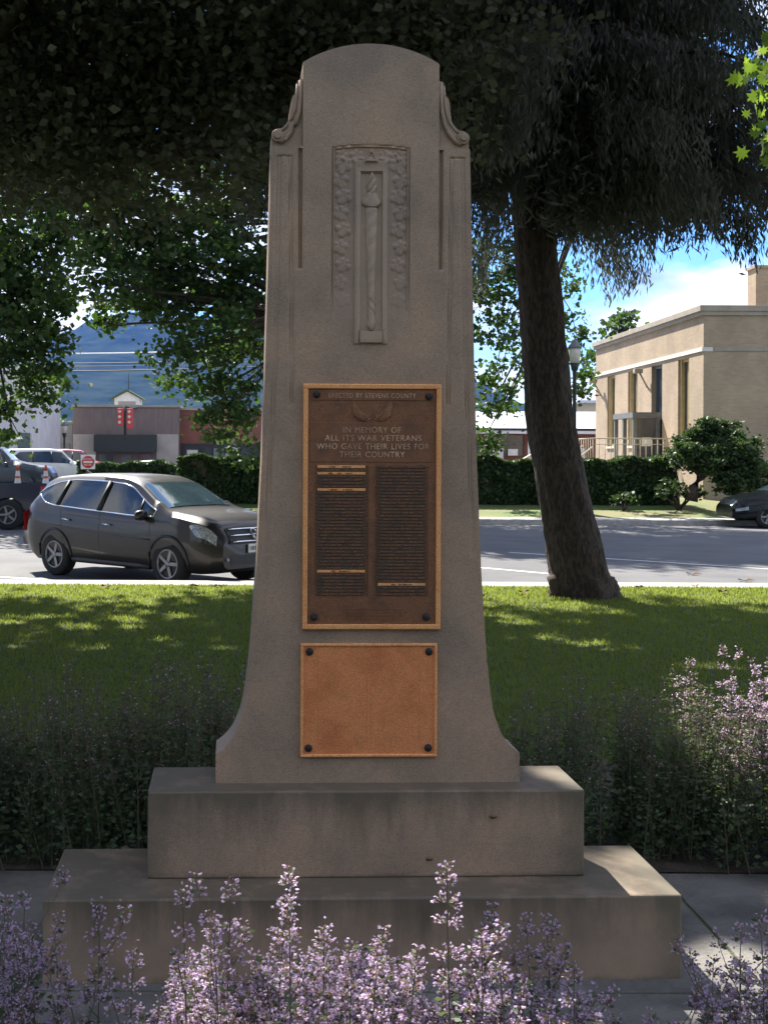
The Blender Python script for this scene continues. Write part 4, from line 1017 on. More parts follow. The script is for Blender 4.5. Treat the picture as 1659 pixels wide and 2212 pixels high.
class Car:
    def __init__(s, L, top, belt, wb, wr, zb, name, label, loc, rz, paint, wheels, r, hw=0.91, group=None, cat='car'):
        s.xs = np.linspace(-L/2, L/2, 110); X = s.xs
        s.top = np.interp(X, *zip(*top)); s.belt = np.minimum(np.interp(X, *zip(*belt)), s.top-.045)
        def sm(a, k=5): return np.convolve(np.pad(a, k//2, mode='edge'), np.ones(k)/k, 'valid')
        s.top = sm(s.top); s.belt = np.minimum(sm(s.belt), s.top-.045); s.wb = sm(np.interp(X, *zip(*wb))); s.wr = sm(np.interp(X, *zip(*wr)), 7); s.zb = np.interp(X, *zip(*zb))
        s.hw = hw; s.L = L
        s.root = empty(name, loc, rz, label, cat, group)
        V, n = [], 0
        for i, x in enumerate(X):
            w = s.wb[i]; wr_ = s.wr[i]; zb_ = s.zb[i]; be = s.belt[i]; tp = s.top[i]
            zm = lambda f: zb_ + (be-zb_)*f
            half = [(0.0, zb_), (w*.86, zb_), (w*.96, zm(.10)), (w*1.0, zm(.32)), (w*1.015, zm(.58)), (w*1.0, zm(.82)), (w*.975, be), (wr_, tp-(.055 if tp-be > .25 else .02)), (wr_*.86, tp-.018), (wr_*.45, tp-.003), (0, tp)]
            s.nh = len(half)
            ring = half + [(-a, b) for a, b in half[-2:0:-1]]
            n = len(ring)
            for a, b in ring: V.append((x, a, b))
        a_ = np.arange(len(X)*n).reshape(len(X), n); nx = np.roll(a_, -1, 1)
        Fq = np.stack([a_[:-1], a_[1:], nx[1:], nx[:-1]], -1).reshape(-1, 4)
        me = np_mesh('body', V, [Fq, a_[0][None, :], a_[-1][::-1][None, :]])
        body = link('body', me, [paint, MT['trimblack']], s.root, smooth=True)
        # wheel arches
        for (wx, _) in wheels:
            mb = MB(); mb.lathe([(r+.055, -1.3), (r+.055, 1.3)], 40, 'Y', Matrix.Translation((wx, 0, r+.01)))
            cu = mb.build('cutter', MT['trimblack'])
            md = body.modifiers.new('b', 'BOOLEAN'); md.operation = 'DIFFERENCE'; md.object = cu; md.solver = 'EXACT'
            dg = bpy.context.evaluated_depsgraph_get(); dg.update(); nm = bpy.data.meshes.new_from_object(body.evaluated_get(dg))
            body.modifiers.clear(); body.data = nm; bpy.data.objects.remove(cu)
        bm_ = bmesh.new(); bm_.from_mesh(body.data)
        for f in bm_.faces: f.smooth = True
        for e in bm_.edges:
            if len(e.link_faces) == 2 and e.calc_face_angle(0) > .7: e.smooth = False
        bm_.to_mesh(body.data); bm_.free()
        body.data.name = 'body'; s.body = body
        # underside inner block so one cannot look through the arches
        mb = MB()
        mb.box(-1.8, 1.85, -.55, .55, .25, r*2)
        mb.build('chassis', MT['trimblack'], s.root)
        for (wx, wy) in wheels:
            for sd_ in (1, -1): make_wheel(s.root, wx, sd_*wy, r, .22, sd_)
    def I(s, arr, x): return float(np.interp(x, s.xs, arr))
    def side(s, x, t, sg, off=.004):
        """point on the upper side between belt (t=0) and roof edge (t=1)"""
        w0, z0 = s.I(s.wb, x)*.975, s.I(s.belt, x); w1, z1 = s.I(s.wr, x), s.I(s.top, x)-.055
        return Vector((x, sg*(w0+(w1-w0)*t+off), z0+(z1-z0)*t))
    def flank(s, x, f, sg, off=.004):
        """point on the lower side; f = 0 at the sill, 1 at the belt"""
        w = s.I(s.wb, x); zb = s.I(s.zb, x); be = s.I(s.belt, x)
        ww = np.interp(f, [0, .10, .32, .58, .82, 1], [.86, .96, 1, 1.015, 1, .975])*w
        return Vector((x, sg*(ww+off), zb+(be-zb)*f))
    def strip(s, pts, r, mat, name, parent=None):
        mb = MB(); mb.tube(pts, r, 6); return mb.build(name, mat, parent or s.body)
    def patch(s, grid, mat, name, parent=None):
        V = np.array([[tuple(p) for p in row] for row in grid]); a = np.arange(V.shape[0]*V.shape[1]).reshape(V.shape[:2])
        Fq = np.stack([a[:-1,:-1], a[:-1,1:], a[1:,1:], a[1:,:-1]], -1).reshape(-1, 4)
        return link(name, np_mesh(name, V.reshape(-1, 3), Fq), mat, parent or s.root, smooth=True)
    def side_glass(s, x0, x1, lo, hi, mat=None, trim=None, pillars=()):
        for sg in (1, -1):
            X = np.linspace(x0, x1, 40); tl = np.interp(X, *zip(*lo)); th = np.interp(X, *zip(*hi))
            g = s.patch([[s.side(x, a + (b-a)*q, sg, .006) for q in np.linspace(0, 1, 6)] for x, a, b in zip(X, tl, th)], mat or MT['glass'], 'side_window')
            for px_ in pillars:
                a, b = np.interp(px_[0], X, tl), np.interp(px_[0], X, th)
                s.strip([s.side(px_[0], a, sg, .008), s.side(px_[0]+px_[1], b, sg, .008)], px_[2], MT['trimblack'], 'pillar', g)
            if trim: s.strip([s.side(x, a, sg, .010) for x, a in zip(X, tl)] + [s.side(x, b, sg, .010) for x, b in zip(X[::-1], th[::-1])] + [s.side(X[0], tl[0], sg, .010)], .011, trim, 'window_trim', g)
    def top_glass(s, x0, x1, name, mat, k=.90):
        X = np.linspace(x0, x1, 14)
        def P(x, q):
            wr_ = s.I(s.wr, x); tp = s.I(s.top, x); a = abs(q)*k
            z = tp + np.interp(a, [0, .45, .86, 1], [0, -.003, -.018, -.055])
            nrm = .007
            return Vector((x+(nrm if x0 > 0 else -nrm), q*k*wr_, z+nrm))
        return s.patch([[P(x, q) for q in np.linspace(-1, 1, 15)] for x in X], mat, name)

def grey_suv():
    top = [(-2.27,.72),(-2.255,1.0),(-2.16,1.16),(-2.02,1.38),(-1.86,1.54),(-1.6,1.615),(-1.0,1.66),(-.3,1.665),(.2,1.635),(.47,1.56),(1.20,1.16),(1.45,1.12),(1.8,1.08),(2.05,1.02),(2.2,.93),(2.27,.66)]
    belt = [(-2.27,.95),(-1.9,1.20),(-1.5,1.13),(-.5,1.07),(.5,1.02),(1.15,1.03),(1.5,1.04),(2.0,.955),(2.15,.90),(2.27,.70)]
    wb = [(-2.27,.74),(-2.15,.84),(-1.9,.89),(-1,.91),(.8,.91),(1.5,.90),(1.9,.885),(2.1,.82),(2.2,.75),(2.27,.62)]
    wr = [(-2.27,.62),(-2.0,.60),(-1.6,.60),(.2,.62),(.5,.64),(1.15,.78),(1.4,.80),(1.9,.77),(2.15,.67),(2.27,.50)]
    zb = [(-2.27,.42),(-2.1,.32),(-1.9,.24),(1.9,.22),(2.15,.24),(2.27,.30)]
    # heading: to the right and towards the camera
    phi = math.radians(-41)
    c = Vector((0, 0, -0.352))
    rearw = at(122, 1200, 19.6)                     # near rear wheel
    rot = Matrix.Rotation(phi, 2)
    off = rot @ Vector((-1.26, -.80)); c.x = rearw.x - off.x + .05; c.y = rearw.y - off.y
    fixr = lambda P: [((x if x > -1.6 else -1.6+(x+1.6)*.82), z) for x, z in P]
    top, belt, wb, wr, zb = [fixr(q) for q in (top, belt, wb, wr, zb)]
    k = Car(4.54, top, belt, wb, wr, zb, 'parked_suv', 'dark brownish grey SUV standing on the road left of the memorial, nose towards it', c, phi, MT['suvpaint'], [(1.36, .80), (-1.26, .80)], .345)
    k.side_glass(-1.82, 1.04, [(-1.82,.50),(-1.70,.26),(-1.55,.10),(-1.3,.05),(1.04,.04)], [(-1.82,.54),(-1.66,.72),(-1.4,.86),(-1.0,.9),(.4,.86),(1.04,.60)], trim=MT['chrome'], pillars=((-1.22,.06,.035),(-.20,.05,.045),(.72,-.02,.018)))
    ws = k.top_glass(.52, 1.16, 'windscreen', MT['wshield'], .93)
    k.top_glass(-2.12, -1.95, 'rear_window', MT['glass'], .8)
    # lower black cladding round sills and arches
    for sg in (1, -1):
        for wx in (1.36, -1.26):
            pts = []
            for a in np.linspace(math.radians(-5), math.radians(185), 24):
                x = wx + .405*math.cos(a); z = .355 + .405*math.sin(a); zb_ = k.I(k.zb, x); be = k.I(k.belt, x)
                p = k.flank(x, min(1, max(0, (z-zb_)/(be-zb_))), sg, .002); pts.append(Vector((p.x, p.y, z)))
            k.strip(pts, .022, MT['trimblack'], 'arch_trim')
        k.strip([k.flank(x, .07, sg, -.005) for x in np.linspace(-.85, .95, 10)], .05, MT['trimblack'], 'sill')
        # door seams and handles
        for x0 in (.98, -.16, -1.02):
            k.strip([k.flank(x0 + (.0 if x0 > -1 else -.14*max(0, f-.3)), f, sg, -.0015) for f in np.linspace(.1, .98, 10)], .0045, MT['trimblack'], 'door_seam')
        for x0 in (.05, -.92):
            k.strip([k.flank(x0-.1, .80, sg, .022), k.flank(x0+.08, .80, sg, .022)], .013, MT['chrome'], 'door_handle')
        k.strip([k.flank(x, .62-.04*x, sg, .001) for x in np.linspace(-1.6, 1.0, 14)], .009, MT['suvpaint'], 'body_crease')
        # mirror
        mb = MB(); p = k.side(.86, .1, sg, .10)
        mb.lathe([(.01,-.11),(.075,-.085),(.095,0),(.085,.07),(.01,.10)], 16, 'Y', Matrix.Translation(p) @ Matrix.Diagonal((.65, 1.15, .85, 1)))
        mb.tube([k.side(.88, .02, sg, -.02), p], [.02, .02], 6); mb.build('wing_mirror', [MT['suvpaint']], k.root, True)
        # headlight
        g = [[k.flank(x, f, sg, .010) for f in np.linspace(a, b, 5)] for x, a, b in zip(np.linspace(1.80, 2.20, 12), np.interp(np.linspace(0,1,12), [0,.35,1], [.90,.74,.72]), np.interp(np.linspace(0,1,12), [0,.3,1], [.93,.98,.98]))]
        h = k.patch(g, MT['lamplens'], 'headlight')
        # tail lamp up the rear pillar
        g = [[Vector((x, sg*(k.I(k.wb, x)*.975 + (k.I(k.wr, x)-k.I(k.wb, x)*.975)*t + .008), k.I(k.belt, x) + (k.I(k.top, x)-.055-k.I(k.belt, x))*t)) for t in np.linspace(-.55, .9, 8)] for x in np.linspace(-2.245, -2.02, 8)]
        k.patch(g, MT['redlamp'], 'tail_light')
    # nose: grille, bars, emblem, plate, bumper
    def nose(y, z, off=.012):
        for x in np.arange(2.27, 1.2, -.01):
            be, tp, zb_, w, wr_ = k.I(k.belt, x), k.I(k.top, x), k.I(k.zb, x), k.I(k.wb, x), k.I(k.wr, x)
            ww = float(np.interp(z, [zb_, zb_+.1*(be-zb_), zb_+.32*(be-zb_), zb_+.6*(be-zb_), be, tp-.02, tp], [w*.86, w*.96, w, w*1.015, w*.975, wr_, 0]))
            if zb_ <= z < tp and abs(y) <= ww: break
        return Vector((x+off, y, z))
    fr = k
    g = [[nose(y, z, .02) for z in np.linspace(.67, .90, 6)] for y in np.linspace(-.54, .54, 15)]
    gr = k.patch(g, MT['trimblack'], 'grille')
    for z in (.70, .79, .88): k.strip([nose(y, z, .035) for y in np.linspace(-.50, .50, 13)], .012, MT['chrome'], 'grille_bar', gr)
    mb = MB()
    for yy in (-.045, .045): mb.tube([nose(yy*.8, .745, .055), nose(yy*1.2, .855, .055)], .010, 6)
    mb.tube([nose(-.04, .80, .055), nose(.04, .80, .055)], .010, 6)
    em = [nose(.075*math.cos(a)*(1+.12*math.sin(a)), .80+.072*math.sin(a), .05) for a in np.linspace(0, 2*math.pi, 20)]
    mb.tube(em, .006, 5); mb.build('emblem', MT['chrome'], gr)
    g = [[nose(y, z, .006) for z in np.linspace(.36, .50, 5)] for y in np.linspace(-.50, .50, 15)]; k.patch(g, MT['trimblack'], 'lower_grille')
    mb = MB(); mb.box(2.285, 2.305, -.155, .155, .525, .655, .004); pl = mb.build('licence_plate', MT['plate'], k.root)
    mb = MB()
    for q in range(7): mb.box(2.306, 2.3075, -.115+q*.034, -.095+q*.034, .56, .62)
    mb.build('plate_marks', MT['navypaint'], pl)
    for sg in (1, -1): k.strip([nose(sg*.57, .44, .0), nose(sg*.61, .44, .0)], .035, MT['lamplens'], 'fog_lamp')
    # shark fin and wipers
    mb = MB(); mb.prism([(-1.55,1.61),(-1.38,1.645),(-1.52,1.70)], -.012, .012); mb.build('aerial', MT['suvpaint'], k.root)
    k.strip([Vector((1.12,-.5,1.20)), Vector((.98,.05,1.285))], .006, MT['trimblack'], 'wiper', ws); k.strip([Vector((1.14,.1,1.195)), Vector((1.0,.6,1.26))], .006, MT['trimblack'], 'wiper', ws)
grey_suv()

def simple_car(label, loc, rz, paint, kind, name, nose_lamps=True, group=None, cat='car'):
    if kind == 'sedan':
        top = [(-2.3,.75),(-2.25,.95),(-1.7,1.05),(-1.1,1.38),(-.3,1.44),(.4,1.40),(1.15,1.0),(1.6,.92),(2.1,.80),(2.3,.55)]; belt = [(-2.3,.80),(-1.5,.93),(.9,.88),(2.3,.52)]; r = .32; gl = (-1.25, .85)
    elif kind == 'van':
        top = [(-2.3,.9),(-2.27,1.5),(-2.1,1.76),(-.5,1.8),(.3,1.74),(.75,1.25),(1.4,1.10),(2.1,1.0),(2.3,.6)]; belt = [(-2.3,1.1),(1.0,1.05),(2.3,.6)]; r = .36; gl = (-2.0, .62)
    else:
        top = [(-2.2,.8),(-2.18,1.5),(-2.0,1.72),(-.3,1.76),(.35,1.70),(.85,1.18),(1.4,1.10),(2.0,1.02),(2.2,.6)]; belt = [(-2.2,1.1),(.9,1.04),(2.2,.6)]; r = .37; gl = (-1.95, .72)
    wb = [(-2.3,.72),(-2.1,.85),(-1,.88),(1.4,.88),(2.0,.82),(2.3,.55)]; wr = [(-2.3,.6),(-1.5,.60),(.4,.60),(1.1,.72),(2.0,.66),(2.3,.45)]; zb = [(-2.3,.40),(-1.9,.24),(1.9,.22),(2.3,.30)]
    k = Car(4.5, top, belt, wb, wr, zb, name, label, loc, rz, paint, [(1.35, .77), (-1.3, .77)], r, group=group, cat=cat)
    k.side_glass(gl[0], gl[1], [(gl[0],.25),(gl[0]+.25,.08),(gl[1],.05)], [(gl[0],.45),(gl[0]+.35,.85),(gl[1]-.4,.88),(gl[1],.55)], pillars=((-.2,.03,.04),(-1.05,.03,.03)))
    x0 = .42 if kind == 'sedan' else .33; k.top_glass(x0+.05, 1.1 if kind == 'sedan' else .78, 'windscreen', MT['wshield'], .92)
    for sg in (1, -1):
        g = [[k.flank(x, f, sg, .010) for f in np.linspace(.70, .95, 4)] for x in np.linspace(1.88, 2.18, 8)]; k.patch(g, MT['lamplens'], 'headlight')
        g = [[k.flank(x, f, sg, .010) for f in np.linspace(.65, .95, 4)] for x in np.linspace(-2.24, -2.05, 6)]; k.patch(g, MT['redlamp'], 'tail_light')
        mb = MB(); p = k.side(gl[1]-.05, .1, sg, .08); mb.box(p.x-.05, p.x+.05, p.y-.08, p.y+.08, p.z-.05, p.z+.07, .02); mb.build('wing_mirror', paint, k.root)
    return k
# black car entering at the right edge, nose to the left
p = at(1605, 1110, 33.6)
simple_car('black car at the right edge, only its nose and front wheel in view', (p.x+2.0, 33.6+.77, -.355), math.pi, MT['blackpaint'], 'sedan', 'black_car')
p = at(10, 1000, 46); simple_car('dark blue grey wagon behind the pickup at the left edge', (p.x-.3, 46, .16), 0.0, MT['navypaint'], 'van', 'parked_wagon')
p = at(112, 1000, 55); simple_car('white boxy off-road car parked beyond the pickup', (p.x, 55, .15), math.radians(25), MT['whitepaint'], 'box', 'parked_jeep')
p = at(150, 1000, 62); simple_car('dark red car with a pale roof edge behind the no entry sign', (p.x+.4, 62, .12), 0.1, MT['redpaint'], 'van', 'red_car')
p = at(345, 1003, 57); simple_car('silver car roof showing above the low hedge', (p.x, 57, -.05), 0.0, MT['rim'], 'sedan', 'silver_car')

def pickup():
    D = 31.2
    p = at(17, 1122, D)
    # heading left: local +x points left
    root = empty('pickup_truck', (p.x, D+.8, -.355), math.pi, 'dark blue pickup at the left edge carrying two traffic cones in its bed', 'pickup')
    b = MB()
    # bed side walls with a wheel arch (x from -1.05 at the tail to 1.2), local y towards the far side is negative
    def wall(y0, y1):
        arc = [(-.47, .40)] + [(.47*math.cos(a)*-1, .40+.45*math.sin(a)) for a in np.linspace(.1, math.pi-.1, 12)] + [(.47, .40)]
        b.prism([(-.98, .52), (-.98, 1.22), (1.45, 1.22), (1.45, .45)] + [(x, z) for x, z in arc[::-1]] , y0, y1)
    wall(.72, .80); wall(-.80+.0, -.72)
    b.box(-.98, 1.45, -.72, .72, .55, .62); b.box(-1.0, -.92, -.75, .75, .55, 1.21, .01); b.box(1.38, 1.46, -.75, .75, .55, 1.21)
    b.build('bed', MT['bluepaint'], root)
    c = MB()
    c.prism([(1.5,.45),(1.5,1.25),(1.62,1.80),(1.8,1.86),(2.9,1.86),(3.15,1.78),(3.65,1.24),(4.8,1.14),(4.9,.95),(4.9,.5)], -.80, .80, bev=.03)
    cab = c.build('cab', MT['bluepaint'], root)
    g = MB(); g.prism([(1.72,1.28),(1.78,1.74),(3.0,1.74),(3.42,1.28)], -.806, .806); g.build('window', MT['glass'], cab)
    for x in (0, 3.9):
        for sd_ in (1, -1): make_wheel(root, x, sd_*.70, .40, .24, sd_, .24)
    for sd_ in (1, -1):
        t = MB(); t.box(-1.03, -.86, sd_*.66-.07, sd_*.66+.16 if sd_ > 0 else sd_*.66+.07, .75, 1.15, .015); t.build('tail_light', MT['redlamp'], root)
    t = MB(); t.box(-1.15, -1.02, -.8, .8, .45, .60, .02); t.build('rear_bumper', MT['chrome'], root)
    for i, (x, lab) in enumerate(((36, 'orange and white traffic cone in the pickup bed, left of two'), (94, 'orange and white traffic cone at the tailgate of the blue pickup'))):
        q = at(x, 1027, D+.5); cr = empty('traffic_cone', (q.x, D+.7, .56), 0, lab, 'traffic cone', 'cones in the pickup bed')
        if i == 1: cr.location.x = p.x+.86
        m = MB(); m.box(-.17, .17, -.17, .17, 0, .03, .01); m.lathe([(.13,.03),(.10,.2)], 20, cap=False); m.build('base', MT['orange'], cr)
        m = MB(); m.lathe([(.1005,.2),(.073,.42)], 20, cap=False); m.build('reflective_band', MT['white'], cr)
        m = MB(); m.lathe([(.073,.42),(.066,.48)], 20, cap=False); m.build('orange_band', MT['orange'], cr)
        m = MB(); m.lathe([(.066,.48),(.05,.62)], 20, cap=False); m.build('reflective_band', MT['white'], cr)
        m = MB(); m.lathe([(.05,.62),(.026,.76),(.02,.77)], 20); m.build('tip', MT['orange'], cr)
pickup()

# ------------------------------------------------------------------ buildings, right
def tan_building():
    X0 = 15.15; root = empty('tan_brick_building', (X0, 42, 0.15), 0, 'tan brick building with tall narrow windows and a white stone band, right of the conifer', 'building')
    lx = lambda x: x-X0; ly = lambda y: y-42; lz = lambda z: z-.15
    Z1 = 6.72
    wins = [(43.45,44.6),(46.4,47.7),(49.5,50.8),(52.7,53.9)]
    zs, zt = 2.1, 5.22
    w = MB(); T = .35
    # left face wall built round its openings
    ycur = 42.0
    for i, (a, b) in enumerate(wins):
        lo = 1.45 if i == 1 else zs
        w.box(lx(X0), lx(X0+T), ly(ycur), ly(a), lz(.15-.3), lz(zt)); w.box(lx(X0), lx(X0+T), ly(a), ly(b), lz(-.15), lz(lo)); ycur = b
    w.box(lx(X0), lx(X0+T), ly(ycur), ly(55.8), lz(-.15), lz(zt)); w.box(lx(X0), lx(X0+T), 0, ly(55.8), lz(zt), lz(5.33))
    w.box(lx(X0), lx(X0+T), 0, ly(55.8), lz(5.47), lz(Z1))
    # front face (towards the road) with one window near the right
    w.box(lx(X0+T), 4.2, 0, T, lz(-.15), lz(Z1)); w.box(5.3, 16, 0, T, lz(-.15), lz(Z1)); w.box(4.2, 5.3, 0, T, lz(-.15), lz(2.1)); w.box(4.2, 5.3, 0, T, lz(5.2), lz(Z1))
    w.box(lx(X0+T), 16, ly(55.45), ly(55.8), lz(-.15), lz(Z1)); w.box(15.65, 16, T, ly(55.45), lz(-.15), lz(Z1))
    w.box(lx(X0+T), 15.65, T, ly(55.45), lz(6.2), lz(6.3))
    w.build('wall', MT['tanbrick'], root)
    c = MB(); c.box(-.16, 16.1, -.12, ly(55.95), lz(Z1), lz(Z1+.2), .01); c.box(-.10, 16.05, -.07, ly(55.9), lz(Z1-.14), lz(Z1)-.002); c.build('cornice', MT['tancap'], root)
    c = MB(); c.box(-.05, lx(X0+T)-.01, 0, ly(55.8), lz(5.332), lz(5.468)); c.build('stone_band', MT['bandwhite'], root)
    c = MB(); c.box(.36, 4.0, -.03, .0-.002, lz(5.332), lz(5.468)); c.build('stone_band', MT['tancap'], root)
    for i, (a, b) in enumerate(wins + [(0, 0)]):
        if i == 4:
            f = MB(); f.box(4.2, 5.3, .12, .2, lz(2.1), lz(5.2)); f.build('window', MT['shopglass'], root); continue
        if i == 1: lo = 3.0
        else: lo = zs
        f = MB(); f.box(.20, .24, ly(a)+.18, ly(b)-.1, lz(lo)+.1, lz(zt)-.1); o = f.build('window', MT['shopglass'], root)
        g = MB()
        if i != 1:
            g.box(.08, .26, ly(b)-.14, ly(b)+.0-.003, lz(lo), lz(zt)-.003); g.box(.14, .26, ly(a)+.003, ly(a)+.18, lz(lo), lz(zt)-.003); g.box(.14, .26, ly(a)+.18, ly(b)-.14, lz(zt)-.1, lz(zt)-.003); g.box(.14,.26, ly(a)+.18, ly(b)-.14, lz(lo), lz(lo)+.1)
            g.box(.17, .26, (ly(a)+ly(b))/2-.03, (ly(a)+ly(b))/2+.03, lz(lo)+.1, lz(zt)-.1)
            g.build('window_frame', MT['winframe'], o)
            s = MB(); s.box(-.06, .14, ly(a)-.05, ly(b)+.05, lz(lo)-.1, lz(lo)-.002); s.build('window_sill', MT['tanstone'], o)
        else:
            g.box(.14, .26, ly(a)+.003, ly(b)-.003, lz(zt)-.12, lz(zt)-.003); g.box(.14, .26, ly(a)+.003, ly(a)+.16, lz(lo), lz(zt)-.12); g.box(.14, .26, ly(b)-.12, ly(b)-.003, lz(lo), lz(zt)-.12)
            g.build('window_frame', MT['greytrim'], o)
    # glass entrance box
    e = MB(); ya, yb = ly(46.6), ly(49.2)
    for (x, y) in ((-1.05, ya), (-1.05, yb-.14), (-.14, ya), (-1.05, (ya+yb)/2)): e.box(x, x+.14, y, y+.14, lz(1.4), lz(3.15))
    e.box(-1.08, -.003, ya-.03, yb+.03, lz(3.15), lz(3.36)); dv = e.build('entrance_porch', MT['greytrim'], root)
    e = MB(); e.box(-.90, -.16, ya+.05, ya+.08, lz(1.5), lz(3.14)); e.build('glass_panel', MT['shopglass'], dv)
    e = MB(); e.box(-.12, -.08, ya+.3, yb-.2, lz(1.4), lz(3.1)); e.build('door', MT['shopglass'], dv)
    e = MB(); e.box(-.99, -.95, ya-.02, ya+.0, lz(2.0), lz(2.0)); 
    # notice on the porch
    e.box(-.72, -.36, ya-.02, ya+.045, lz(2.05), lz(2.38)); e.build('notice', MT['white'], dv)
    # landing, ramp wall, steps
    s = MB(); s.box(-3.0, -.003, ly(45.2), ly(50.5), lz(-.15), lz(1.38)); s.prism([(-7, lz(-.1)), (-7, lz(.9)), (-3.0, lz(1.38)), (-3.0, lz(-.1))], ly(50.2), ly(50.5))
    s.prism([(-4.6, lz(-.1)), (-4.6, lz(1.45)), (-3.4, lz(2.15)), (-2.6, lz(2.15)), (-2.6, lz(-.1))], ly(50.52), ly(50.8))
    s.build('entrance_landing', MT['tanstone'], root)
    r = MB(); zr = lz(2.32)
    for k in range(14):
        x = -3.0+.05+k*.22; r.tube([(x, ly(45.25), lz(1.38)), (x, ly(45.25), zr)], .014, 5)
    r.tube([(-3.0, ly(45.25), zr), (-.05, ly(45.25), zr)], .026, 6); r.tube([(-3.0, ly(45.25), lz(2.1)), (-.05, ly(45.25), lz(2.1))], .016, 6)
    for k in range(16):
        y = ly(45.25)+.33*k; r.tube([(-2.97, y, lz(1.38)), (-2.97, y, zr)], .014, 5)
    r.tube([(-2.97, ly(45.25), zr), (-2.97, ly(50.3), zr)], .026, 6)
    r.tube([(-4.2, ly(45.2), lz(1.0)), (-3.0, ly(45.2), lz(2.0))], .03, 6); r.tube([(-5.2, ly(46.5), lz(1.25)), (-3.0, ly(46.5), lz(2.05))], .03, 6)
    r.build('handrail', MT['tanstone'], root)
    # arm lamps beside the entrance, their stems sloping off the wall
    for y in (54.9, 48.2):
        l = MB(); l.tube([(-.0, ly(y), lz(4.4)), (-.32, ly(y), lz(5.0))], .035, 6); l.box(-.55, -.22, ly(y)-.14, ly(y)+.14, lz(4.98), lz(5.16), .02); l.build('wall_lamp', MT['tancap'], root)
    # rooftop block
    ch = MB(); ch.box(2.62, 6.0, 2.0, 2.75, lz(Z1)+.05, lz(8.55)); ch.build('roof_block', MT['tanbrick'], root)
    ch = MB(); ch.box(2.55, 6.07, 1.93, 2.82, lz(8.552), lz(8.65)); ch.build('roof_block_cap', MT['tancap'], root)
tan_building()

def box_building(name, label, x0, x1, d, dep, ytop, mat, base_z=.1, parts=None, capm=None):
    pL = at(x0, ytop, d); pR = at(x1, ytop, d); h = pL.z-base_z
    root = empty(name, (pL.x, d, base_z), 0, label, 'building')
    w = MB(); w.box(0, pR.x-pL.x, 0, dep, -.3, h, .0); w.build('wall', mat, root)
    if capm: c = MB(); c.box(-.06, pR.x-pL.x+.06, -.08, dep+.06, h+.002, h+.14); c.build('parapet', capm, root)
    s = F_/d
    def rect(nm, xa, xb, ya, yb, m, dy=.03, parent=None, thick=.06):
        A = at(xa, ya, d); B = at(xb, yb, d); q = MB(); q.box(A.x-pL.x, B.x-pL.x, -dy-thick, -dy+.02, B.z-base_z, A.z-base_z); return q.build(nm, m, parent or root)
    return root, rect
r_, R_ = box_building('brown_shop', 'brown fronted shop with a dark awning, below the hills', 158, 387, 76, 9, 879, MT['brown'], capm=MT['tancap'])
R_('side_panel', 159, 208, 938, 1006, MT['stucco'], .0); R_('side_panel', 339, 386, 938, 1006, MT['stucco'], .0)
R_('awning', 207, 340, 939, 976, MT['awning'], .05, thick=.7); R_('shop_window', 215, 245, 981, 1006, MT['shopglass'], .0); R_('door', 262, 285, 981, 1010, MT['greytrim'], .0); R_('shop_window', 300, 330, 981, 1006, MT['shopglass'], .0)
def red_sign():
    root = empty('hanging_sign', at(271, 905, 70), 0, 'pair of red upright panels with pale spots hanging in front of the brown shop', 'sign')
    for dx in (-.28, .28):
        m = MB(); m.box(dx-.16, dx+.16, -.1, .1, -.55 if dx > 0 else -.35, .62, .02); q = m.build('panel', MT['signred'], root)
        s = MB()
        for z in (.42, .12, -.2): s.lathe([(.09, -.102), (.085, -.13), (.02, -.135)], 12, 'Y', Matrix.Translation((dx-.03, 0, z)))
        s.build('lens', MT['lantern'], q)
    m = MB(); m.tube([(0, 0, .75), (0, 0, -.9)], .08, 8); m.tube([(0,0,-.9), (0,.0,-1.2)], .04, 6); m.tube([(0,0,.7),(0,6.0,.85)], .05, 6); m.build('bracket', MT['darkmetal'], root)
red_sign()
def cupola():
    D = 82; c = at(275, 878, D); root = empty('cupola', (c.x, D, c.z-.6), 0, 'small white gabled cupola with green roof rising behind the brown shop', 'building')
    m = MB(); m.box(-.85, .85, 0, 1.7, -2.0, 1.15); m.build('wall', MT['white'], root)
    m = MB(); m.prism([(-.85,1.15),(.85,1.15),(0,1.62)], 0.0, 1.7); m.build('gable', MT['white'], root)
    m = MB(); m.prism([(-1.15,1.0),(0,1.64),(1.15,1.0),(1.15,1.12),(0,1.78),(-1.15,1.12)], -.25, 1.95); m.build('roof', MT['greenroof'], root)
    m = MB(); m.box(-.6, .6, -.03, .02, .05, .95); m.build('window', MT['stucco'], root)
    m = MB(); m.tube([(0, .85, 1.7), (0, .85, 2.9)], .03, 5); m.build('spire', MT['darkmetal'], root)
cupola()
r_, R_ = box_building('brick_shop', 'dark red brick shop to the right of the brown shop, half behind the street tree', 389, 660, 77, 9, 886, MT['redbrick'], capm=MT['tancap'])
R_('shop_front', 392, 640, 958, 1010, MT['trimblack'], .0); w_ = R_('poster_window', 400, 434, 968, 999, MT['shopglass'], .08); R_('poster', 405, 428, 972, 996, MT['lantern'], .14, w_); 
for xa, xb in ((438, 458), (490, 516), (520, 545)): R_('shop_window', xa, xb, 968, 1003, MT['shopglass'], .08)
R_('window_frame', 488, 518, 966, 969, MT['white'], .16); R_('door', 462, 484, 968, 1012, MT['greytrim'], .08)
r_, R_ = box_building('grey_low_building', 'low dark grey building between the white wall and the brown shop', 66, 157, 78, 9, 916, MT['greystucco'], capm=MT['greytrim'])
R_('shop_window', 78, 118, 958, 984, MT['shopglass'], .0); R_('shop_window', 124, 152, 958, 984, MT['shopglass'], .0)
r_, R_ = box_building('white_building', 'pale tall building glimpsed through leaves at the left edge', -120, 71, 66, 9, 800, MT['whitewall'], capm=MT['whitewall'])
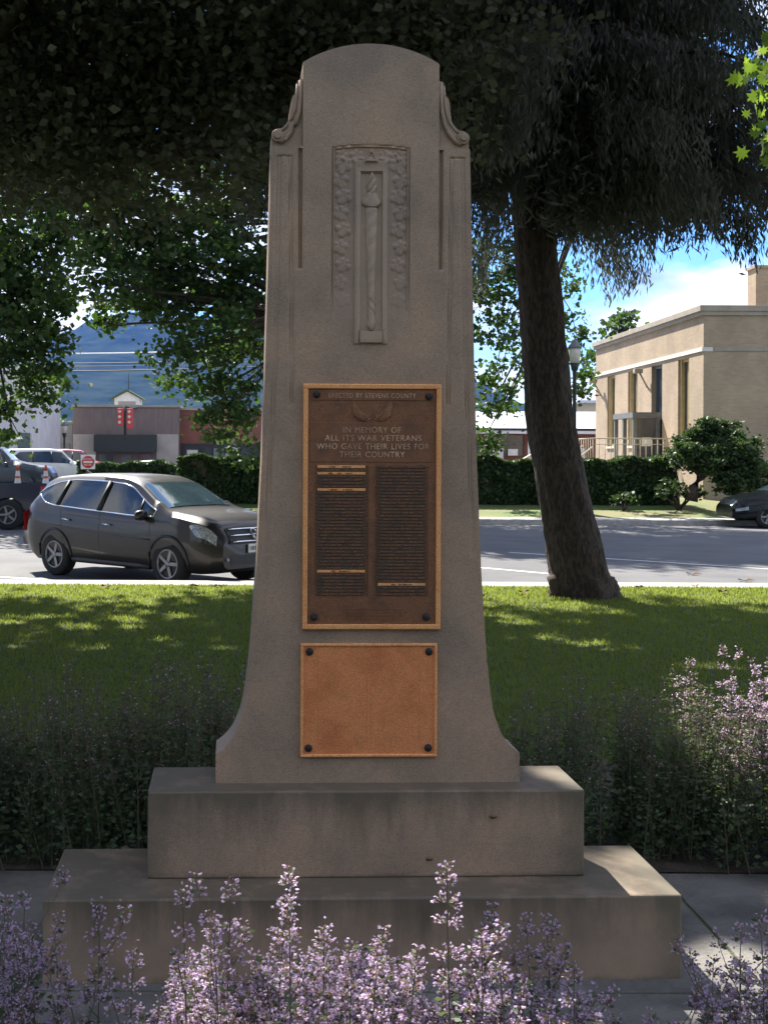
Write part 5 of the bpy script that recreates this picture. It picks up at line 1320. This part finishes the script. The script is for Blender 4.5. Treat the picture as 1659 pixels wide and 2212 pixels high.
R_('band', -118, 70, 880, 886, MT['stucco'], .0); R_('shop_window', 40, 66, 935, 985, MT['shopglass'], .0); R_('shop_window', -60, 20, 935, 985, MT['shopglass'], .0)
# right middle: pale roofed low building with a brick wall, and a pink gabled house behind
r_, R_ = box_building('brick_low_building', 'low reddish brick building under a broad pale roof, beyond the hedge', 985, 1330, 66, 8, 925, MT['redbrick'])
pl_, pr_ = at(980, 893, 66), at(1335, 893, 66)
m = MB(); zt_, zb_ = at(1000, 895, 66).z, at(1000, 925, 66).z
m.prism([(0, 0), (0, 0)] , 0, 1) if False else None
for a, b, c_ in ():
    pass
bmr = MB(); w_ = pr_.x-pl_.x
bmr.poly([(0, -.8, zb_-.1), (w_, -.8, zb_-.1), (w_, 3.5, zt_-.1+.4), (0, 3.5, zt_-.1+.4)]); bmr.poly([(0, -.8, zb_-.19), (w_, -.8, zb_-.19), (w_, -.8, zb_-.1), (0, -.8, zb_-.1)]); bmr.poly([(0, 3.5, zt_+.3), (w_, 3.5, zt_+.3), (w_, 9, zb_-.1), (0, 9, zb_-.1)])
bmr.box(0, w_, -.85, 9, zb_-.30, zb_-.20)
o = bmr.build('roof', MT['whiteroof'], r_); o.location = (0, 0, -.1)
R_('fascia', 985, 1330, 925, 932, MT['trimblack'], .75, thick=.05)
R_('shop_window', 1000, 1040, 948, 985, MT['shopglass'], .0); R_('shop_window', 1050, 1130, 940, 985, MT['shopglass'], .0); R_('post', 1134, 1138, 931, 1000, MT['white'], .7); R_('beam', 1040, 1138, 932, 937, MT['white'], .7)
R_('notice', 1095, 1116, 970, 984, MT['white'], .2)
for xx in (1000, 1060, 1150, 1235, 1290): R_('low_wall', xx, xx+24, 968, 1000, MT['whitewall'], .3) if xx in (1060, 1235) else None
def pink_house():
    D = 92; a = at(1205, 868, D); b = at(1330, 868, D); root = empty('pink_house', (a.x, D, .1), 0, 'pinkish house wall with a grey shallow roof above the pale roof', 'house')
    w = b.x-a.x; z = at(1250, 872, D).z-.1
    m = MB(); m.box(0, w, 0, 8, -.2, z-.9); m.prism([(0, z-.9), (w, z-.9), (w*.75, z+.1), (w*.35, z+.1)], 0, .2); m.build('wall', MT['tanstone'], root)
    m = MB(); m.prism([(-.4, z-.95), (w*.34, z+.05), (w*.76, z+.05), (w+.4, z-.95), (w+.4, z-.80), (w*.76, z+.25), (w*.34, z+.25), (-.4, z-.80)], -.5, 8.5); m.build('roof', MT['whiteroof'], root)
    m = MB(); m.box(w*.62, w*.63, -.05, .0, 1.5, z-1); m.box(w*.8, w*.81, -.05, .0, 1.5, z-1); m.build('wall_seam', MT['brown'], root)
pink_house()
p = at(1262, 1000, 60); simple_car('pale blue parked car by the low brick building', (p.x+.2, 60, .0), math.radians(20), MT['whiteroof'], 'sedan', 'parked_car')

# ------------------------------------------------------------------ street furniture
def street_lamp(x, ytop, ybase_z, D, label, s=1.0):
    q = at(x, ytop, D); h = q.z-ybase_z; root = empty('street_lamp', (q.x, D, ybase_z), 0, label, 'street lamp')
    m = MB(); m.lathe([(.16*s,0),(.16*s,.12),(.11*s,.2),(.09*s,.5),(.065*s,.6),(.055*s,h-1.0*s),(.06*s,h-.95*s),(.10*s,h-.9*s),(.13*s,h-.72*s),(.10*s,h-.70*s)], 14); m.build('pole', MT['darkmetal'], root)
    m = MB(); m.lathe([(.13*s,h-.70*s),(.19*s,h-.28*s),(.17*s,h-.26*s)], 8); m.build('lantern', MT['lantern'], root)
    m = MB(); m.lathe([(.22*s,h-.27*s),(.18*s,h-.20*s),(.08*s,h-.06*s),(.02*s,h)], 12); m.build('cap', MT['greytrim'], root)
street_lamp(1241, 733, -.05, 37.4, 'dark street lamp with a pale lantern right of the conifer trunk', 1.05)
street_lamp(140, 910, .1, 72, 'small distant street lamp in front of the low grey building', 1.0)
def no_entry():
    D = 49; q = at(191, 1000, D); root = empty('no_entry_sign', (q.x, D, .15), math.radians(8), 'square white sign with a red disc, DO NOT ENTER, tilted beside the hedge', 'road sign')
    zc = at(191, 998, D).z-.15; h = .29
    m = MB(); m.box(-h, h, -.012, .0, zc-h, zc+h, .005); m.build('panel', MT['white'], root)
    m = MB(); m.lathe([(.25,-.014),(.25,-.018),(.001,-.0185)], 32, 'Y', Matrix.Translation((0,0,zc)), cap=False); m.build('red_disc', MT['signred'], root)
    m = MB(); m.box(-.18, .18, -.024, -.019, zc-.04, zc+.04); m.build('white_bar', MT['white'], root)
    for body, z in (('DO NOT', zc+.09), ('ENTER', zc-.15)):
        cu = bpy.data.curves.new('lettering', 'FONT'); cu.body = body; cu.align_x = 'CENTER'; cu.size = .10; cu.extrude = .002
        o = bpy.data.objects.new('lettering_src', cu); COL.objects.link(o); dg = bpy.context.evaluated_depsgraph_get(); me = bpy.data.meshes.new_from_object(o.evaluated_get(dg)); bpy.data.objects.remove(o)
        me.transform(Matrix.Translation((0, -.022, z)) @ Matrix.Rotation(math.pi/2, 4, 'X')); link('lettering', me, MT['white'], root)
    m = MB(); m.tube([(0, .03, 0), (0, .03, zc+h)], .025, 6); m.build('post', MT['greytrim'], root)
no_entry()
def small_sign():
    D = 50; q = at(556, 993, D); root = empty('small_sign', (q.x, D, .1), 0, 'small white blank board on a post close to the left side of the memorial', 'sign')
    z = q.z-.1; m = MB(); m.box(-.2, .2, -.02, 0, z-.12, z+.1, .005); m.build('board', MT['white'], root); m = MB(); m.tube([(0, .03, 0), (0, .03, z)], .02, 6); m.build('post', MT['greytrim'], root)
small_sign()
for y0, y1, lab, m_, rr in ((752, 747, 'highest and palest of the overhead wires in front of the hills', 'white', .035), (772, 769, 'second highest overhead wire in front of the hills', 'wire', .03), (779, 775, 'second lowest overhead wire in front of the hills', 'wire', .02), (787, 786, 'lowest overhead wire in front of the hills', 'wire', .03)):
    D = 88; A = at(-900, y0-24, D); B = at(720, y1-1, D); mb = MB(); n = 24
    mb.tube([A.lerp(B, k/n) - Vector((0, 0, 1.0*(1-(2*k/n-1)**2)*.9)) for k in range(n+1)], rr*1.3, 5)
    tag(mb.build('overhead_wire', MT[m_]), lab, 'wire', 'overhead wires')

# ------------------------------------------------------------------ far air
def haze():
    m = bpy.data.materials.new('haze'); m.use_nodes = True; t = m.node_tree; t.nodes.clear()
    o = t.nodes.new('ShaderNodeOutputMaterial'); v = t.nodes.new('ShaderNodeVolumePrincipled'); t.links.new(v.outputs[0], o.inputs['Volume'])
    v.inputs['Color'].default_value = (0.10, 0.27, 0.9, 1); v.inputs['Density'].default_value = 0.000075; v.inputs['Anisotropy'].default_value = 0.1
    mb = MB(); mb.box(-4700, 4700, -60, 4500, -1.5, 900); ob = mb.build('haze', m); tag(ob, 'pale blue haze over the far hills', 'haze', kind='stuff')
haze()
